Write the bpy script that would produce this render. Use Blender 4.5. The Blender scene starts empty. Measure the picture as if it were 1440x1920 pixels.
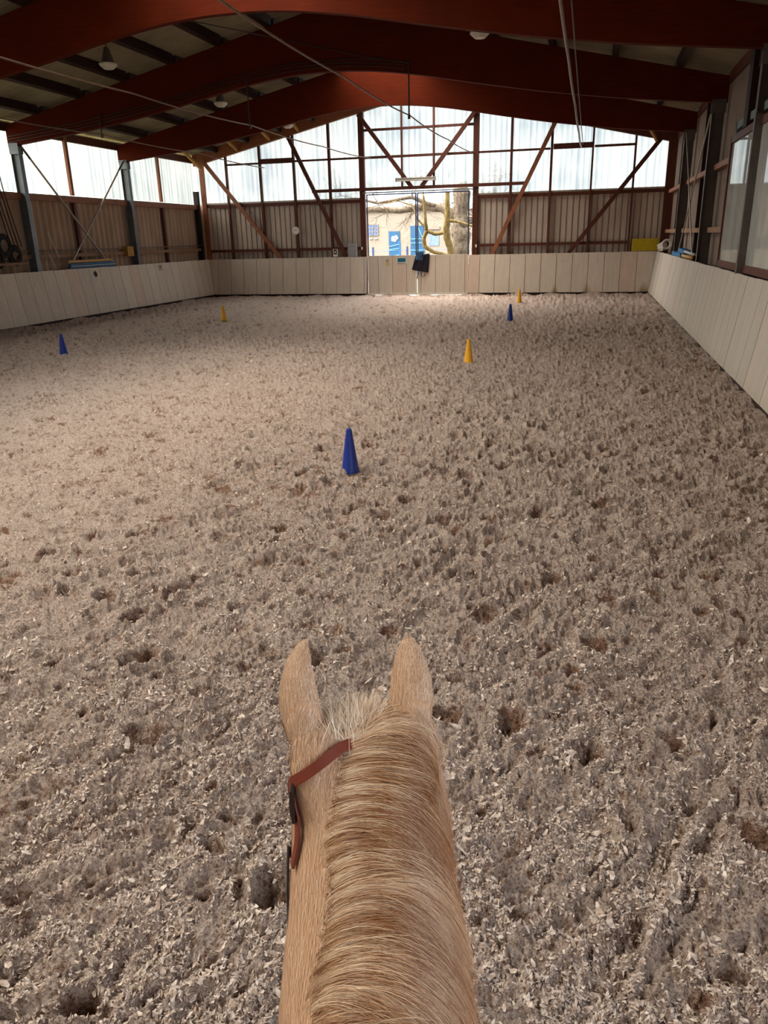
import bpy, bmesh, math, random
import numpy as np
from mathutils import Vector, Matrix
from mathutils.bvhtree import BVHTree

random.seed(7)
rng = np.random.default_rng(11)
SC = bpy.context.scene
COL = SC.collection
PI = math.pi

# ------------------------------------------------------------------ camera
F_PX, YAW, PITCH, ROLL, CAM_H = 1439.3, 0.2554, 0.3428, -0.0245, 2.5041
def cam_axes():
    f = Vector((-math.sin(YAW), math.cos(YAW), 0)); r = Vector((math.cos(YAW), math.sin(YAW), 0)); u = Vector((0, 0, 1))
    f2 = math.cos(PITCH)*f - math.sin(PITCH)*u; u2 = math.sin(PITCH)*f + math.cos(PITCH)*u
    r3 = math.cos(ROLL)*r + math.sin(ROLL)*u2; u3 = -math.sin(ROLL)*r + math.cos(ROLL)*u2
    return r3, u3, f2
cr, cu, cf = cam_axes()
cd = bpy.data.cameras.new('camera'); cam = bpy.data.objects.new('camera', cd); COL.objects.link(cam)
m = Matrix((cr, cu, -cf)).transposed().to_4x4(); m.translation = Vector((0, 0, CAM_H))
cam.matrix_world = m
cd.sensor_fit = 'VERTICAL'; cd.sensor_height = 36.0; cd.lens = F_PX/1920*36.0
cd.clip_start = 0.05; cd.clip_end = 500
SC.camera = cam

# ------------------------------------------------------------------ world: hazy bright sky, brighter on the left where the sun stands
W = bpy.data.worlds.new('sky'); SC.world = W; W.use_nodes = True
nt = W.node_tree; nt.nodes.clear()
out = nt.nodes.new('ShaderNodeOutputWorld'); bg = nt.nodes.new('ShaderNodeBackground')
tc = nt.nodes.new('ShaderNodeTexCoord'); vm = nt.nodes.new('ShaderNodeVectorMath'); vm.operation = 'DOT_PRODUCT'
vm.inputs[1].default_value = Vector((-0.62, -0.05, 0.78)).normalized()
mr = nt.nodes.new('ShaderNodeMapRange'); mr.interpolation_type = 'SMOOTHSTEP'
mr.inputs['From Min'].default_value = 0.25; mr.inputs['From Max'].default_value = 0.95
SKY_LOW, SKY_HIGH = 3.0, 23.0
mr.inputs['To Min'].default_value = SKY_LOW; mr.inputs['To Max'].default_value = SKY_HIGH
mx = nt.nodes.new('ShaderNodeMix'); mx.data_type = 'RGBA'
mx.inputs[6].default_value = (0.90, 0.95, 1.0, 1); mx.inputs[7].default_value = (1.0, 0.905, 0.80, 1)
m2 = nt.nodes.new('ShaderNodeMapRange'); m2.inputs['From Min'].default_value = 0.1; m2.inputs['From Max'].default_value = 0.8
nt.links.new(tc.outputs['Generated'], vm.inputs[0]); nt.links.new(vm.outputs['Value'], mr.inputs['Value'])
nt.links.new(vm.outputs['Value'], m2.inputs['Value']); nt.links.new(m2.outputs[0], mx.inputs[0])
nt.links.new(mx.outputs[2], bg.inputs['Color']); nt.links.new(mr.outputs[0], bg.inputs['Strength'])
nt.links.new(bg.outputs[0], out.inputs[0])

SC.view_settings.view_transform = 'Standard'; SC.view_settings.look = 'None'
SC.view_settings.exposure = 0.32; SC.view_settings.gamma = 1.0; SC.view_settings.use_curve_mapping = False
SC.cycles.use_denoising = True
SC.cycles.max_bounces = 8; SC.cycles.diffuse_bounces = 5; SC.cycles.transparent_max_bounces = 12
SC.cycles.sample_clamp_indirect = 8.0; SC.cycles.caustics_reflective = False; SC.cycles.caustics_refractive = False

def portal(name, loc, size, xaxis, yaxis):
    """a sky portal in an opening of the hall: it only guides the sampling of the sky's own light"""
    l = bpy.data.lights.new(name, 'AREA'); l.shape = 'RECTANGLE'; l.size = size[0]; l.size_y = size[1]; l.cycles.is_portal = True
    o = bpy.data.objects.new(name, l); COL.objects.link(o)
    x = Vector(xaxis).normalized(); y = Vector(yaxis).normalized(); z = x.cross(y)
    mm = Matrix((x, y, z)).transposed().to_4x4(); mm.translation = Vector(loc); o.matrix_world = mm
XL, XR, YB, YR = -18.25, 3.25, 36.15, -5.3      # wall planes of the hall
XC = -7.5
portal('portal_left', (XL-0.12, (YB+YR)/2, 5.12), (YB-YR, 1.9), (0, -1, 0), (0, 0, 1))     # -Z faces +X
portal('portal_gable', (XC, YB+0.15, 5.9), (20.8, 3.6), (-1, 0, 0), (0, 0, 1))
portal('portal_added_skylight', (XC, (17.0+YR)/2, 8.95), (4.4, 17.3-YR), (1, 0, 0), (0, 1, 0))  # opening of the added ridge skylight
portal('portal_added_skylight', (XC, (25.2+YB)/2, 8.95), (3.2, YB+0.4-25.2), (1, 0, 0), (0, 1, 0))
portal('portal_door', (XC, YB+0.15, 2.9), (5.0, 2.6), (-1, 0, 0), (0, 0, 1))

# ------------------------------------------------------------------ helpers
def lin(c):
    c = c/255.0
    return c/12.92 if c <= 0.04045 else ((c+0.055)/1.055)**2.4
def rgb(r, g, b): return (lin(r), lin(g), lin(b), 1.0)

class NT:
    def __init__(s, name):
        s.m = bpy.data.materials.new(name); s.m.use_nodes = True; s.t = s.m.node_tree; s.t.nodes.clear()
        s.out = s.n('ShaderNodeOutputMaterial'); s.tc = s.n('ShaderNodeTexCoord')
    def n(s, kind, **kw):
        nd = s.t.nodes.new(kind)
        for k, v in kw.items(): setattr(nd, k, v)
        return nd
    def l(s, a, b): s.t.links.new(a, b)
    def mapping(s, scale, src='Object'):
        mp = s.n('ShaderNodeMapping'); mp.inputs['Scale'].default_value = scale; s.l(s.tc.outputs[src], mp.inputs[0]); return mp.outputs[0]
    def noise(s, scale=(1, 1, 1), sc=5.0, detail=4, rough=0.6):
        nz = s.n('ShaderNodeTexNoise'); nz.inputs['Scale'].default_value = sc; nz.inputs['Detail'].default_value = detail
        nz.inputs['Roughness'].default_value = rough; s.l(s.mapping(scale), nz.inputs['Vector']); return nz.outputs[0]
    def ramp(s, fac, stops):
        r = s.n('ShaderNodeValToRGB'); e = r.color_ramp.elements
        while len(e) > 1: e.remove(e[-1])
        e[0].position, e[0].color = stops[0]
        for p, c in stops[1:]:
            q = e.new(p); q.color = c
        s.l(fac, r.inputs[0]); return r.outputs[0]
    def mix(s, fac, a, b, mode='MIX'):
        x = s.n('ShaderNodeMix', data_type='RGBA', blend_type=mode)
        for i, v in ((0, fac), (6, a), (7, b)):
            if hasattr(v, 'links') or hasattr(v, 'is_linked'): s.l(v, x.inputs[i])
            else: x.inputs[i].default_value = v
        return x.outputs[2]
    def math(s, op, a, b=0.0, c=0.0):
        x = s.n('ShaderNodeMath', operation=op)
        for i, v in enumerate((a, b, c)):
            if hasattr(v, 'is_linked'): s.l(v, x.inputs[i])
            else: x.inputs[i].default_value = v
        return x.outputs[0]
    def xyz(s, src='Object'):
        x = s.n('ShaderNodeSeparateXYZ'); s.l(s.tc.outputs[src], x.inputs[0]); return x.outputs
    def bump(s, h, strength=0.3, dist=0.01):
        b = s.n('ShaderNodeBump'); b.inputs['Strength'].default_value = strength; b.inputs['Distance'].default_value = dist
        s.l(h, b.inputs['Height']); return b.outputs[0]
    def bsdf(s, color, rough=0.6, metal=0.0, normal=None, spec=0.5):
        b = s.n('ShaderNodeBsdfPrincipled'); b.inputs['Roughness'].default_value = rough; b.inputs['Metallic'].default_value = metal
        b.inputs['Specular IOR Level'].default_value = spec
        if hasattr(color, 'is_linked'): s.l(color, b.inputs['Base Color'])
        else: b.inputs['Base Color'].default_value = color
        if normal is not None: s.l(normal, b.inputs['Normal'])
        s.l(b.outputs[0], s.out.inputs[0]); return b

def sc4(c, k): return (min(c[0]*k, 1), min(c[1]*k, 1), min(c[2]*k, 1), 1)
def simple(name, col, rough=0.6, var=0.18, scale=(1, 1, 1), sc=6.0, metal=0.0, bump=0.0, bd=0.004, spec=0.4):
    t = NT(name); nz = t.noise(scale, sc)
    c = t.ramp(nz, [(0.25, sc4(col, 1-var)), (0.75, sc4(col, 1+var))])
    t.bsdf(c, rough, metal, t.bump(nz, bump, bd) if bump else None, spec)
    return t.m

class MB:
    """collects shapes; build() links them as ONE mesh object"""
    def __init__(s): s.v = []; s.f = []
    def add(s, vs, fs):
        o = len(s.v); s.v += [tuple(v) for v in vs]; s.f += [tuple(i+o for i in f) for f in fs]; return s
    def box(s, a, b):
        x0, y0, z0 = a; x1, y1, z1 = b
        return s.add([(x0,y0,z0),(x1,y0,z0),(x1,y1,z0),(x0,y1,z0),(x0,y0,z1),(x1,y0,z1),(x1,y1,z1),(x0,y1,z1)],
                     [(0,3,2,1),(4,5,6,7),(0,1,5,4),(1,2,6,5),(2,3,7,6),(3,0,4,7)])
    def bar(s, p, q, w, d, side=(0, 1, 0)):
        """square bar from p to q, width w across, depth d along side"""
        p = Vector(p); q = Vector(q); t = (q-p).normalized(); sd = Vector(side); sd = (sd-t*sd.dot(t)).normalized(); c = t.cross(sd)
        vs = []
        for e in (p, q):
            for a, b in ((-1,-1),(1,-1),(1,1),(-1,1)): vs.append(e+c*(a*w/2)+sd*(b*d/2))
        return s.add(vs, [(0,1,2,3),(7,6,5,4),(0,4,5,1),(1,5,6,2),(2,6,7,3),(3,7,4,0)])
    def tube(s, pts, r, n=8, cap=True):
        pts = [Vector(p) for p in pts]; rs = r if isinstance(r, (list, tuple)) else [r]*len(pts)
        vs = []; fs = []; ref = None
        for i, p in enumerate(pts):
            t = (pts[min(i+1, len(pts)-1)]-pts[max(i-1, 0)]).normalized()
            if ref is None:
                ref = Vector((0, 0, 1)) if abs(t.z) < 0.9 else Vector((1, 0, 0))
            a = (ref-t*ref.dot(t)).normalized(); ref = a; b = t.cross(a)
            for k in range(n):
                an = 2*PI*k/n; vs.append(p+(a*math.cos(an)+b*math.sin(an))*rs[i])
        for i in range(len(pts)-1):
            for k in range(n):
                k2 = (k+1) % n; fs.append((i*n+k, i*n+k2, (i+1)*n+k2, (i+1)*n+k))
        if cap: fs.append(tuple(range(n))[::-1]); fs.append(tuple((len(pts)-1)*n+k for k in range(n)))
        return s.add(vs, fs)
    def lathe(s, prof, n=24, c=(0, 0, 0)):
        vs = []; fs = []
        for r, z in prof:
            for k in range(n): an = 2*PI*k/n; vs.append((c[0]+r*math.cos(an), c[1]+r*math.sin(an), c[2]+z))
        for i in range(len(prof)-1):
            for k in range(n):
                k2 = (k+1) % n; fs.append((i*n+k, i*n+k2, (i+1)*n+k2, (i+1)*n+k))
        return s.add(vs, fs)
    def prism(s, poly, axis, a, b):
        """poly in the plane normal to axis ('y': (x,z)), extruded a..b"""
        n = len(poly)
        def P(u, v, t): return {'y': (u, t, v), 'x': (t, u, v), 'z': (u, v, t)}[axis]
        vs = [P(u, v, a) for u, v in poly]+[P(u, v, b) for u, v in poly]
        fs = [tuple(range(n)), tuple(range(2*n-1, n-1, -1))]+[(i, i+n, (i+1) % n+n, (i+1) % n) for i in range(n)]
        return s.add(vs, fs)
    def build(s, name, mat, parent=None, smooth=False, bevel=0.0):
        me = bpy.data.meshes.new(name); me.from_pydata(s.v, [], s.f); me.update()
        bm = bmesh.new(); bm.from_mesh(me); bmesh.ops.recalc_face_normals(bm, faces=bm.faces); bm.to_mesh(me); bm.free()
        if smooth: me.polygons.foreach_set('use_smooth', [True]*len(me.polygons))
        me.materials.append(mat)
        o = bpy.data.objects.new(name, me); COL.objects.link(o)
        if parent is not None: o.parent = parent
        if bevel:
            bv = o.modifiers.new('bevel', 'BEVEL'); bv.width = bevel; bv.segments = 2; bv.limit_method = 'ANGLE'
        return o

def tag(o, label=None, cat=None, group=None, kind=None):
    for k, v in (('label', label), ('category', cat), ('group', group), ('kind', kind)):
        if v: o[k] = v
    return o
def thing(name, label, cat, loc=(0, 0, 0), rotz=0.0, group=None):
    o = bpy.data.objects.new(name, None); COL.objects.link(o); o.empty_display_size = 0.1
    o.location = loc; o.rotation_euler = (0, 0, rotz)
    return tag(o, label, cat, group)
def struct(o, label=None, cat=None): return tag(o, label, cat, None, 'structure')
def copy_tree(o, parent=None):
    c = o.copy(); COL.objects.link(c); c.parent = parent
    for ch in list(o.children): copy_tree(ch, c)
    return c
def text(name, body, size, loc, rot, mat, parent, ext=0.002):
    cu_ = bpy.data.curves.new(name, 'FONT'); cu_.body = body; cu_.size = size; cu_.extrude = ext; cu_.align_x = 'CENTER'; cu_.align_y = 'CENTER'
    cu_.materials.append(mat)
    t0 = bpy.data.objects.new(name, cu_); COL.objects.link(t0); bpy.context.view_layer.update()
    me = bpy.data.meshes.new_from_object(t0.evaluated_get(bpy.context.evaluated_depsgraph_get())); bpy.data.objects.remove(t0)
    o = bpy.data.objects.new(name, me); COL.objects.link(o); o.location = loc; o.rotation_euler = rot; o.parent = parent
    if not me.materials: me.materials.append(mat)
    return o
ORD = ['first', 'second', 'third', 'fourth', 'fifth', 'sixth', 'seventh', 'eighth', 'ninth', 'tenth']

# ------------------------------------------------------------------ materials
def wood(name, col, scale, var=0.3, rough=0.6, gloss=0.35):
    t = NT(name); g = t.noise(scale, 3.0, 6, 0.65); k = t.noise((1, 1, 1), 1.3, 3)
    c = t.ramp(g, [(0.2, sc4(col, 1-var)), (0.5, col), (0.8, sc4(col, 1+var))])
    c = t.mix(t.ramp(k, [(0.35, (0, 0, 0, 1)), (0.7, (0.35, 0.35, 0.35, 1))]), c, sc4(col, 0.5))
    t.bsdf(c, rough, 0, t.bump(g, 0.25, 0.004), gloss); return t.m
M_glulam = wood('glulam_wood', (0.092, 0.0105, 0.0015, 1), (0.5, 3, 9), 0.30, 0.75, 0.08)
M_purlin = wood('purlin_wood', (0.022, 0.0045, 0.002, 1), (9, 0.5, 9), 0.3, 0.7)
M_yellow_wood = wood('new_wood', rgb(178, 132, 60), (2, 2, 9), 0.2, 0.7)
M_frame = wood('stained_frame_wood', (0.10, 0.024, 0.012, 1), (6, 6, 1.2), 0.3, 0.6)
M_brace = wood('brace_wood', (0.30, 0.105, 0.050, 1), (3, 3, 3), 0.3, 0.6)
M_rail = wood('weathered_rail_wood', (0.30, 0.17, 0.10, 1), (3, 1, 6), 0.3, 0.8)
M_steel = simple('blue_grey_steel', rgb(112, 118, 124), 0.45, 0.25, (1, 1, 1), 3.0, 0.3)
M_darksteel = simple('dark_grey_steel', rgb(92, 84, 80), 0.55, 0.25, (1, 1, 1), 3.0, 0.2)
M_galv = simple('galvanised_rod', rgb(170, 160, 150), 0.45, 0.15, (1, 1, 1), 8, 0.5)
M_sheet_roof = simple('fibre_cement_roofing', (0.28, 0.24, 0.165, 1), 0.9, 0.25, (1, 1, 1), 1.2)
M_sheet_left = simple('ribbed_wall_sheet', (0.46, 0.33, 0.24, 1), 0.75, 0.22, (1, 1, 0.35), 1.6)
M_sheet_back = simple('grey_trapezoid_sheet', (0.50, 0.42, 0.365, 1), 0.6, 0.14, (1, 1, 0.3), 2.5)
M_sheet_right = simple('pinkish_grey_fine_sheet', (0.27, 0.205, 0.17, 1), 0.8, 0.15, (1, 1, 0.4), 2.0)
M_black = simple('black_matt', (0.012, 0.008, 0.008, 1), 0.7, 0.3)
M_white = simple('white_plastic', rgb(225, 222, 215), 0.5, 0.05)
M_grey = simple('grey_plastic', rgb(150, 150, 155), 0.5, 0.08)
M_cable = simple('dark_cable', (0.04, 0.02, 0.015, 1), 0.5, 0.2)
M_pipe = simple('weathered_pipe', (0.17, 0.10, 0.065, 1), 0.45, 0.2, (1, 1, 1), 4, 0.2)
M_paint_dark = simple('black_paint', (0.01, 0.01, 0.01, 1), 0.5, 0.0)

def kick_mat(name, axis, col, moss=False, bold=0.10):
    """painted sheet boards, each board its own shade, with rain streaks and dust"""
    t = NT(name); X = t.xyz(); a = X[axis]
    idx = t.math('FLOOR', t.math('DIVIDE', a, 0.665))
    wn = t.n('ShaderNodeTexWhiteNoise'); wn.noise_dimensions = '1D'; t.l(idx, wn.inputs['W'])
    c = t.ramp(wn.outputs['Value'], [(0.0, sc4(col, 1-bold)), (0.5, col), (0.78, sc4(col, 1+bold*0.6)), (0.95, (col[0]*0.95, col[1]*0.80, col[2]*0.74, 1))])
    s = t.noise((4, 4, 0.35), 2.2, 5, 0.65)
    c = t.mix(t.ramp(s, [(0.35, (0, 0, 0, 1)), (0.75, (0.45, 0.45, 0.45, 1))]), c, sc4(col, 0.62))
    g = t.noise((1, 1, 1), 9, 6, 0.7)
    c = t.mix(t.ramp(g, [(0.3, (0.16, 0.16, 0.16, 1)), (0.7, (0, 0, 0, 1))]), c, sc4(col, 0.55))
    if moss:
        for cx, w in ((2.35, 0.28), (0.0, 0.22), (-1.35, 0.18)):
            d = t.math('DIVIDE', t.math('ABSOLUTE', t.math('SUBTRACT', X[0], cx)), w)
            e = t.math('DIVIDE', X[2], 0.45)
            q = t.math('SUBTRACT', 1.25, t.math('ADD', t.math('POWER', d, 1.6), e))
            q = t.math('MULTIPLY', q, t.math('MULTIPLY', t.noise((3, 3, 1), 3, 4), 1.5))
            q = t.math('MINIMUM', t.math('MAXIMUM', q, 0.0), 0.8)
            c = t.mix(q, c, (0.20, 0.15, 0.035, 1))
    else:
        q = t.math('MULTIPLY', t.math('MAXIMUM', t.math('SUBTRACT', 1.0, t.math('DIVIDE', X[2], 0.35)), 0.0), t.math('MULTIPLY', t.noise((1, 1, 1), 1.5, 3), 0.5))
        c = t.mix(q, c, (0.30, 0.25, 0.13, 1))
    t.bsdf(c, 0.7, 0, t.bump(g, 0.15, 0.003), 0.3); return t.m
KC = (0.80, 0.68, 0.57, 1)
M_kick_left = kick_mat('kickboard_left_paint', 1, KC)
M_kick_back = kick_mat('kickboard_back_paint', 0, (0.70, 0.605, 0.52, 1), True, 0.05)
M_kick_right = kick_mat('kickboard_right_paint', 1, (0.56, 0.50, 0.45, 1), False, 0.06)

def translucent_mat(name, axis, lo, hi, period, dirt=0.5, scat=0.12):
    """dirty ribbed translucent sheet"""
    t = NT(name); X = t.xyz(); sc = (14, 14, 0.10)
    a = t.noise(sc, 1.0, 5, 0.75)
    b = t.noise((3, 3, 0.6), 1.0, 6, 0.7)
    c = t.noise((0.5, 0.5, 0.5), 1.0, 3, 0.5)
    rib = t.math('MULTIPLY', t.math('ADD', t.math('SINE', t.math('MULTIPLY', X[axis], 2*PI/period)), 1.0), 0.5)
    rib = t.math('POWER', rib, 3.0)
    f = t.math('ADD', t.math('MULTIPLY', a, 0.75), t.math('MULTIPLY', b, 0.25))
    f = t.math('SUBTRACT', f, t.math('MULTIPLY', rib, 0.10))
    f = t.math('SUBTRACT', f, t.math('MULTIPLY', t.math('MAXIMUM', t.math('SUBTRACT', c, 0.48), 0.0), dirt))
    col = t.ramp(f, [(0.26, lo), (0.40, tuple((lo[i]+hi[i])/2*(0.9 if i == 0 else 1.0) for i in range(3))+(1,)), (0.56, hi)])
    tr = t.n('ShaderNodeBsdfTransparent'); t.l(col, tr.inputs[0])
    tl = t.n('ShaderNodeBsdfTranslucent'); t.l(col, tl.inputs[0])
    ms = t.n('ShaderNodeMixShader'); ms.inputs[0].default_value = scat
    t.l(tr.outputs[0], ms.inputs[1]); t.l(tl.outputs[0], ms.inputs[2]); t.l(ms.outputs[0], t.out.inputs[0]); return t.m
M_trans_back = translucent_mat('translucent_gable_sheet', 0, (0.15, 0.17, 0.188, 1), (0.30, 0.294, 0.28, 1), 0.25, 0.8, 0.45)
M_trans_added = translucent_mat('added_skylight_sheet', 1, (0.30, 0.30, 0.29, 1), (0.50, 0.485, 0.46, 1), 0.25, 0.2, 0.05)  # sheet of the added, unseen ridge skylight
M_trans_left = translucent_mat('translucent_side_sheet', 1, (0.075, 0.088, 0.10, 1), (0.27, 0.264, 0.24, 1), 0.25, 0.2)

# ------------------------------------------------------------------ ground relief
def perlin(x, y, seed):
    r = np.random.default_rng(seed); perm = r.permutation(512); perm = np.concatenate([perm, perm])
    ang = r.random(512)*2*PI; gx, gy = np.cos(ang), np.sin(ang)
    xi = np.floor(x).astype(np.int64); yi = np.floor(y).astype(np.int64); xf = x-xi; yf = y-yi
    u = xf*xf*xf*(xf*(xf*6-15)+10); v = yf*yf*yf*(yf*(yf*6-15)+10)
    def g(ix, iy, dx, dy):
        h = perm[(perm[ix & 511]+iy) & 511]; return gx[h]*dx+gy[h]*dy
    a = g(xi, yi, xf, yf); b = g(xi+1, yi, xf-1, yf); c = g(xi, yi+1, xf, yf-1); d = g(xi+1, yi+1, xf-1, yf-1)
    return (a+(b-a)*u)+((c+(d-c)*u)-(a+(b-a)*u))*v
def prints(x, y, cell, rad, depth, rim, seed, prob=1.0):
    r = np.random.default_rng(seed); N = 256
    J = r.random((N, N, 6)); cx = np.floor(x/cell).astype(np.int64); cy = np.floor(y/cell).astype(np.int64)
    h = np.zeros_like(x); cov = np.zeros_like(x)
    for i in (-1, 0, 1):
        for j in (-1, 0, 1):
            a = (cx+i) & 255; b = (cy+j) & 255; jj = J[a, b]
            px = (cx+i+0.15+0.7*jj[..., 0])*cell; py = (cy+j+0.15+0.7*jj[..., 1])*cell
            an = (jj[..., 5]-0.5)*1.6; dx0 = x-px; dy0 = y-py
            dx = dx0*np.cos(an)+dy0*np.sin(an); dy = -dx0*np.sin(an)+dy0*np.cos(an)
            R_ = rad*(0.7+0.6*jj[..., 2]); d = np.sqrt(dx*dx*1.25+dy*dy*0.72)/R_
            on = (jj[..., 3] < prob)
            dd = depth*(0.45+0.9*jj[..., 4])
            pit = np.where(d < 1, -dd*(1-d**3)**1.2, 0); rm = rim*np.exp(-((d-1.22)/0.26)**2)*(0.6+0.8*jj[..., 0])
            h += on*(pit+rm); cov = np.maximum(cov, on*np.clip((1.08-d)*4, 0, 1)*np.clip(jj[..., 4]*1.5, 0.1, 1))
    return h, cov
def relief(x, y, full=False):
    wx = x+0.05*perlin(x*5, y*5, 21)+0.015*perlin(x*19, y*19, 22); wy = y+0.05*perlin(x*5, y*5, 23)+0.015*perlin(x*19, y*19, 24)
    ca, sa = math.cos(math.radians(58)), math.sin(math.radians(58))
    u = wx*ca+wy*sa+0.25*perlin(x*0.8, y*0.8, 40); v = -wx*sa+wy*ca+0.18*perlin(x*0.9+5, y*0.9, 41)      # ridges thrown up by the harrow and hooves
    h = 0.022*perlin(x*0.55, y*0.55, 1)+0.045*perlin(u*1.1, v*3.0, 2)
    act = np.clip(0.85+1.3*perlin(x*0.5+9, y*0.5, 3), 0.35, 1.35)
    p1, c1 = prints(wx, wy, 0.46, 0.088, 0.046, 0.022, 5, 0.70); p2, c2 = prints(wx, wy, 0.25, 0.050, 0.034, 0.014, 6, 0.6)
    h += act*p1+act*0.8*p2
    h += 0.090*(0.4-np.abs(perlin(u*2.2, v*5.5, 7)))
    h += 0.034*(0.4-np.abs(perlin(u*8.5, v*14, 8)))*1.6
    h += 0.015*(0.4-np.abs(perlin(wx*27, wy*27, 9)))*2
    h += 0.0060*perlin(x*58, y*58, 10)*2
    e = np.minimum(np.minimum(2.62-x, x+17.6), 35.6-y)
    h = h*np.clip(e*2.2+0.25, 0.25, 1)+0.09*np.exp(-np.clip(e, 0, 9)/0.20)*(0.55+1.3*perlin(x*1.5, y*1.5, 12))
    h = 1.3*h-0.036
    if not full: return h
    print_tone = np.clip(np.maximum(c1, 0.8*c2)*1.0, 0, 1)  # darker brown tone inside the hoofprints
    return h, print_tone

def make_floor():
    n_r = 1150
    th = np.concatenate([np.radians(np.arange(-52, -30, 0.11)), np.radians(np.arange(-30, 30, 0.062)), np.radians(np.arange(30, 52, 0.11)),
                         np.radians(np.arange(52, 308, 1.0))]) + YAW      # measured from +Y towards -X
    dx, dy = -np.sin(th), np.cos(th)
    X0, X1, Y0, Y1 = -17.62, 2.64, -5.2, 35.62
    with np.errstate(divide='ignore'):
        rx = np.where(dx > 0, X1/np.maximum(dx, 1e-9), X0/np.minimum(dx, -1e-9)); ry = np.where(dy > 0, Y1/np.maximum(dy, 1e-9), Y0/np.minimum(dy, -1e-9))
    rmax = np.minimum(rx, ry)
    p0 = math.atan(2.5/0.9); p1 = np.arctan(2.5/rmax)
    t = np.linspace(0, 1, n_r)[None, :]
    ph = p0+(p1[:, None]-p0)*t
    r = 2.5/np.tan(ph)
    x = r*dx[:, None]; y = r*dy[:, None]
    z, print_tone = relief(x, y, True)
    nth = len(th); V = np.stack([x, y, z], -1).reshape(-1, 3)
    V = np.vstack([V, [[0, 0, 0]]]); ci = len(V)-1
    i = np.arange(nth)[:, None]; j = np.arange(n_r-1)[None, :]; i2 = (i+1) % nth
    Q = np.stack([i*n_r+j, i*n_r+j+1, i2*n_r+j+1, i2*n_r+j], -1).reshape(-1, 4)
    T = np.stack([np.full(nth, ci), np.arange(nth)*n_r, ((np.arange(nth)+1) % nth)*n_r], -1)
    me = bpy.data.meshes.new('floor'); nv = len(V); nq = len(Q); ntr = len(T)
    me.vertices.add(nv); me.vertices.foreach_set('co', V.astype(np.float32).ravel())
    me.loops.add(nq*4+ntr*3); me.loops.foreach_set('vertex_index', np.concatenate([Q.ravel(), T.ravel()]).astype(np.int32))
    me.polygons.add(nq+ntr)
    me.polygons.foreach_set('loop_start', np.concatenate([np.arange(nq)*4, nq*4+np.arange(ntr)*3]).astype(np.int32))
    me.update(calc_edges=True); me.polygons.foreach_set('use_smooth', np.ones(nq+ntr, bool))
    at = me.attributes.new('print_tone', 'FLOAT', 'POINT'); at.data.foreach_set('value', np.append(print_tone.ravel(), 0).astype(np.float32))
    o = bpy.data.objects.new('floor', me); COL.objects.link(o); return o

def sand_mat():
    """dry grey crust, darker brown sand in the hoofprints and in random patches"""
    t = NT('riding_sand')
    a = t.noise((1, 1, 1), 0.35, 4, 0.6); b = t.noise((1, 1, 1), 6.5, 6, 0.75); c = t.noise((1, 1, 1), 85, 4, 0.75); d = t.noise((1, 1, 1), 230, 2, 0.6)
    at = t.n('ShaderNodeAttribute'); at.attribute_name = 'print_tone'
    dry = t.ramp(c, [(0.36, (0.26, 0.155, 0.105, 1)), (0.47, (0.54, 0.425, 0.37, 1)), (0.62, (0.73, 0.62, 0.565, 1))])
    brown_sand = t.ramp(c, [(0.36, (0.11, 0.05, 0.028, 1)), (0.6, (0.37, 0.22, 0.155, 1))])
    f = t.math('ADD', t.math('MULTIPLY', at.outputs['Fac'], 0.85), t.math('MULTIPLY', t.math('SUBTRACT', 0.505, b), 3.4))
    b2 = t.noise((1, 1, 1), 21, 5, 0.7)
    f = t.math('ADD', f, t.math('MULTIPLY', t.math('SUBTRACT', a, 0.5), 0.9))
    f = t.math('ADD', f, t.math('MULTIPLY', t.math('SUBTRACT', 0.495, b2), 4.6))
    f = t.math('MINIMUM', t.math('MAXIMUM', f, 0.0), 1.0)
    col = t.mix(f, dry, brown_sand)
    h = t.math('ADD', t.math('MULTIPLY', c, 1.0), t.math('MULTIPLY', d, 0.4))
    t.bsdf(col, 0.95, 0, t.bump(h, 1.0, 0.020), 0.12); return t.m
M_sand = sand_mat()
struct(MB().box((-18.5, -5.5, -0.34), (3.5, 36.4, -0.28)).build('floor_base', M_sand))
struct(MB().box((-17.95, 35.50, -0.28), (-17.40, 36.0, 0.11)).box((2.42, 35.50, -0.28), (2.95, 36.0, 0.11)).build('trim_3', M_purlin))
floor = make_floor(); floor.data.materials.append(M_sand); struct(floor)

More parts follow.
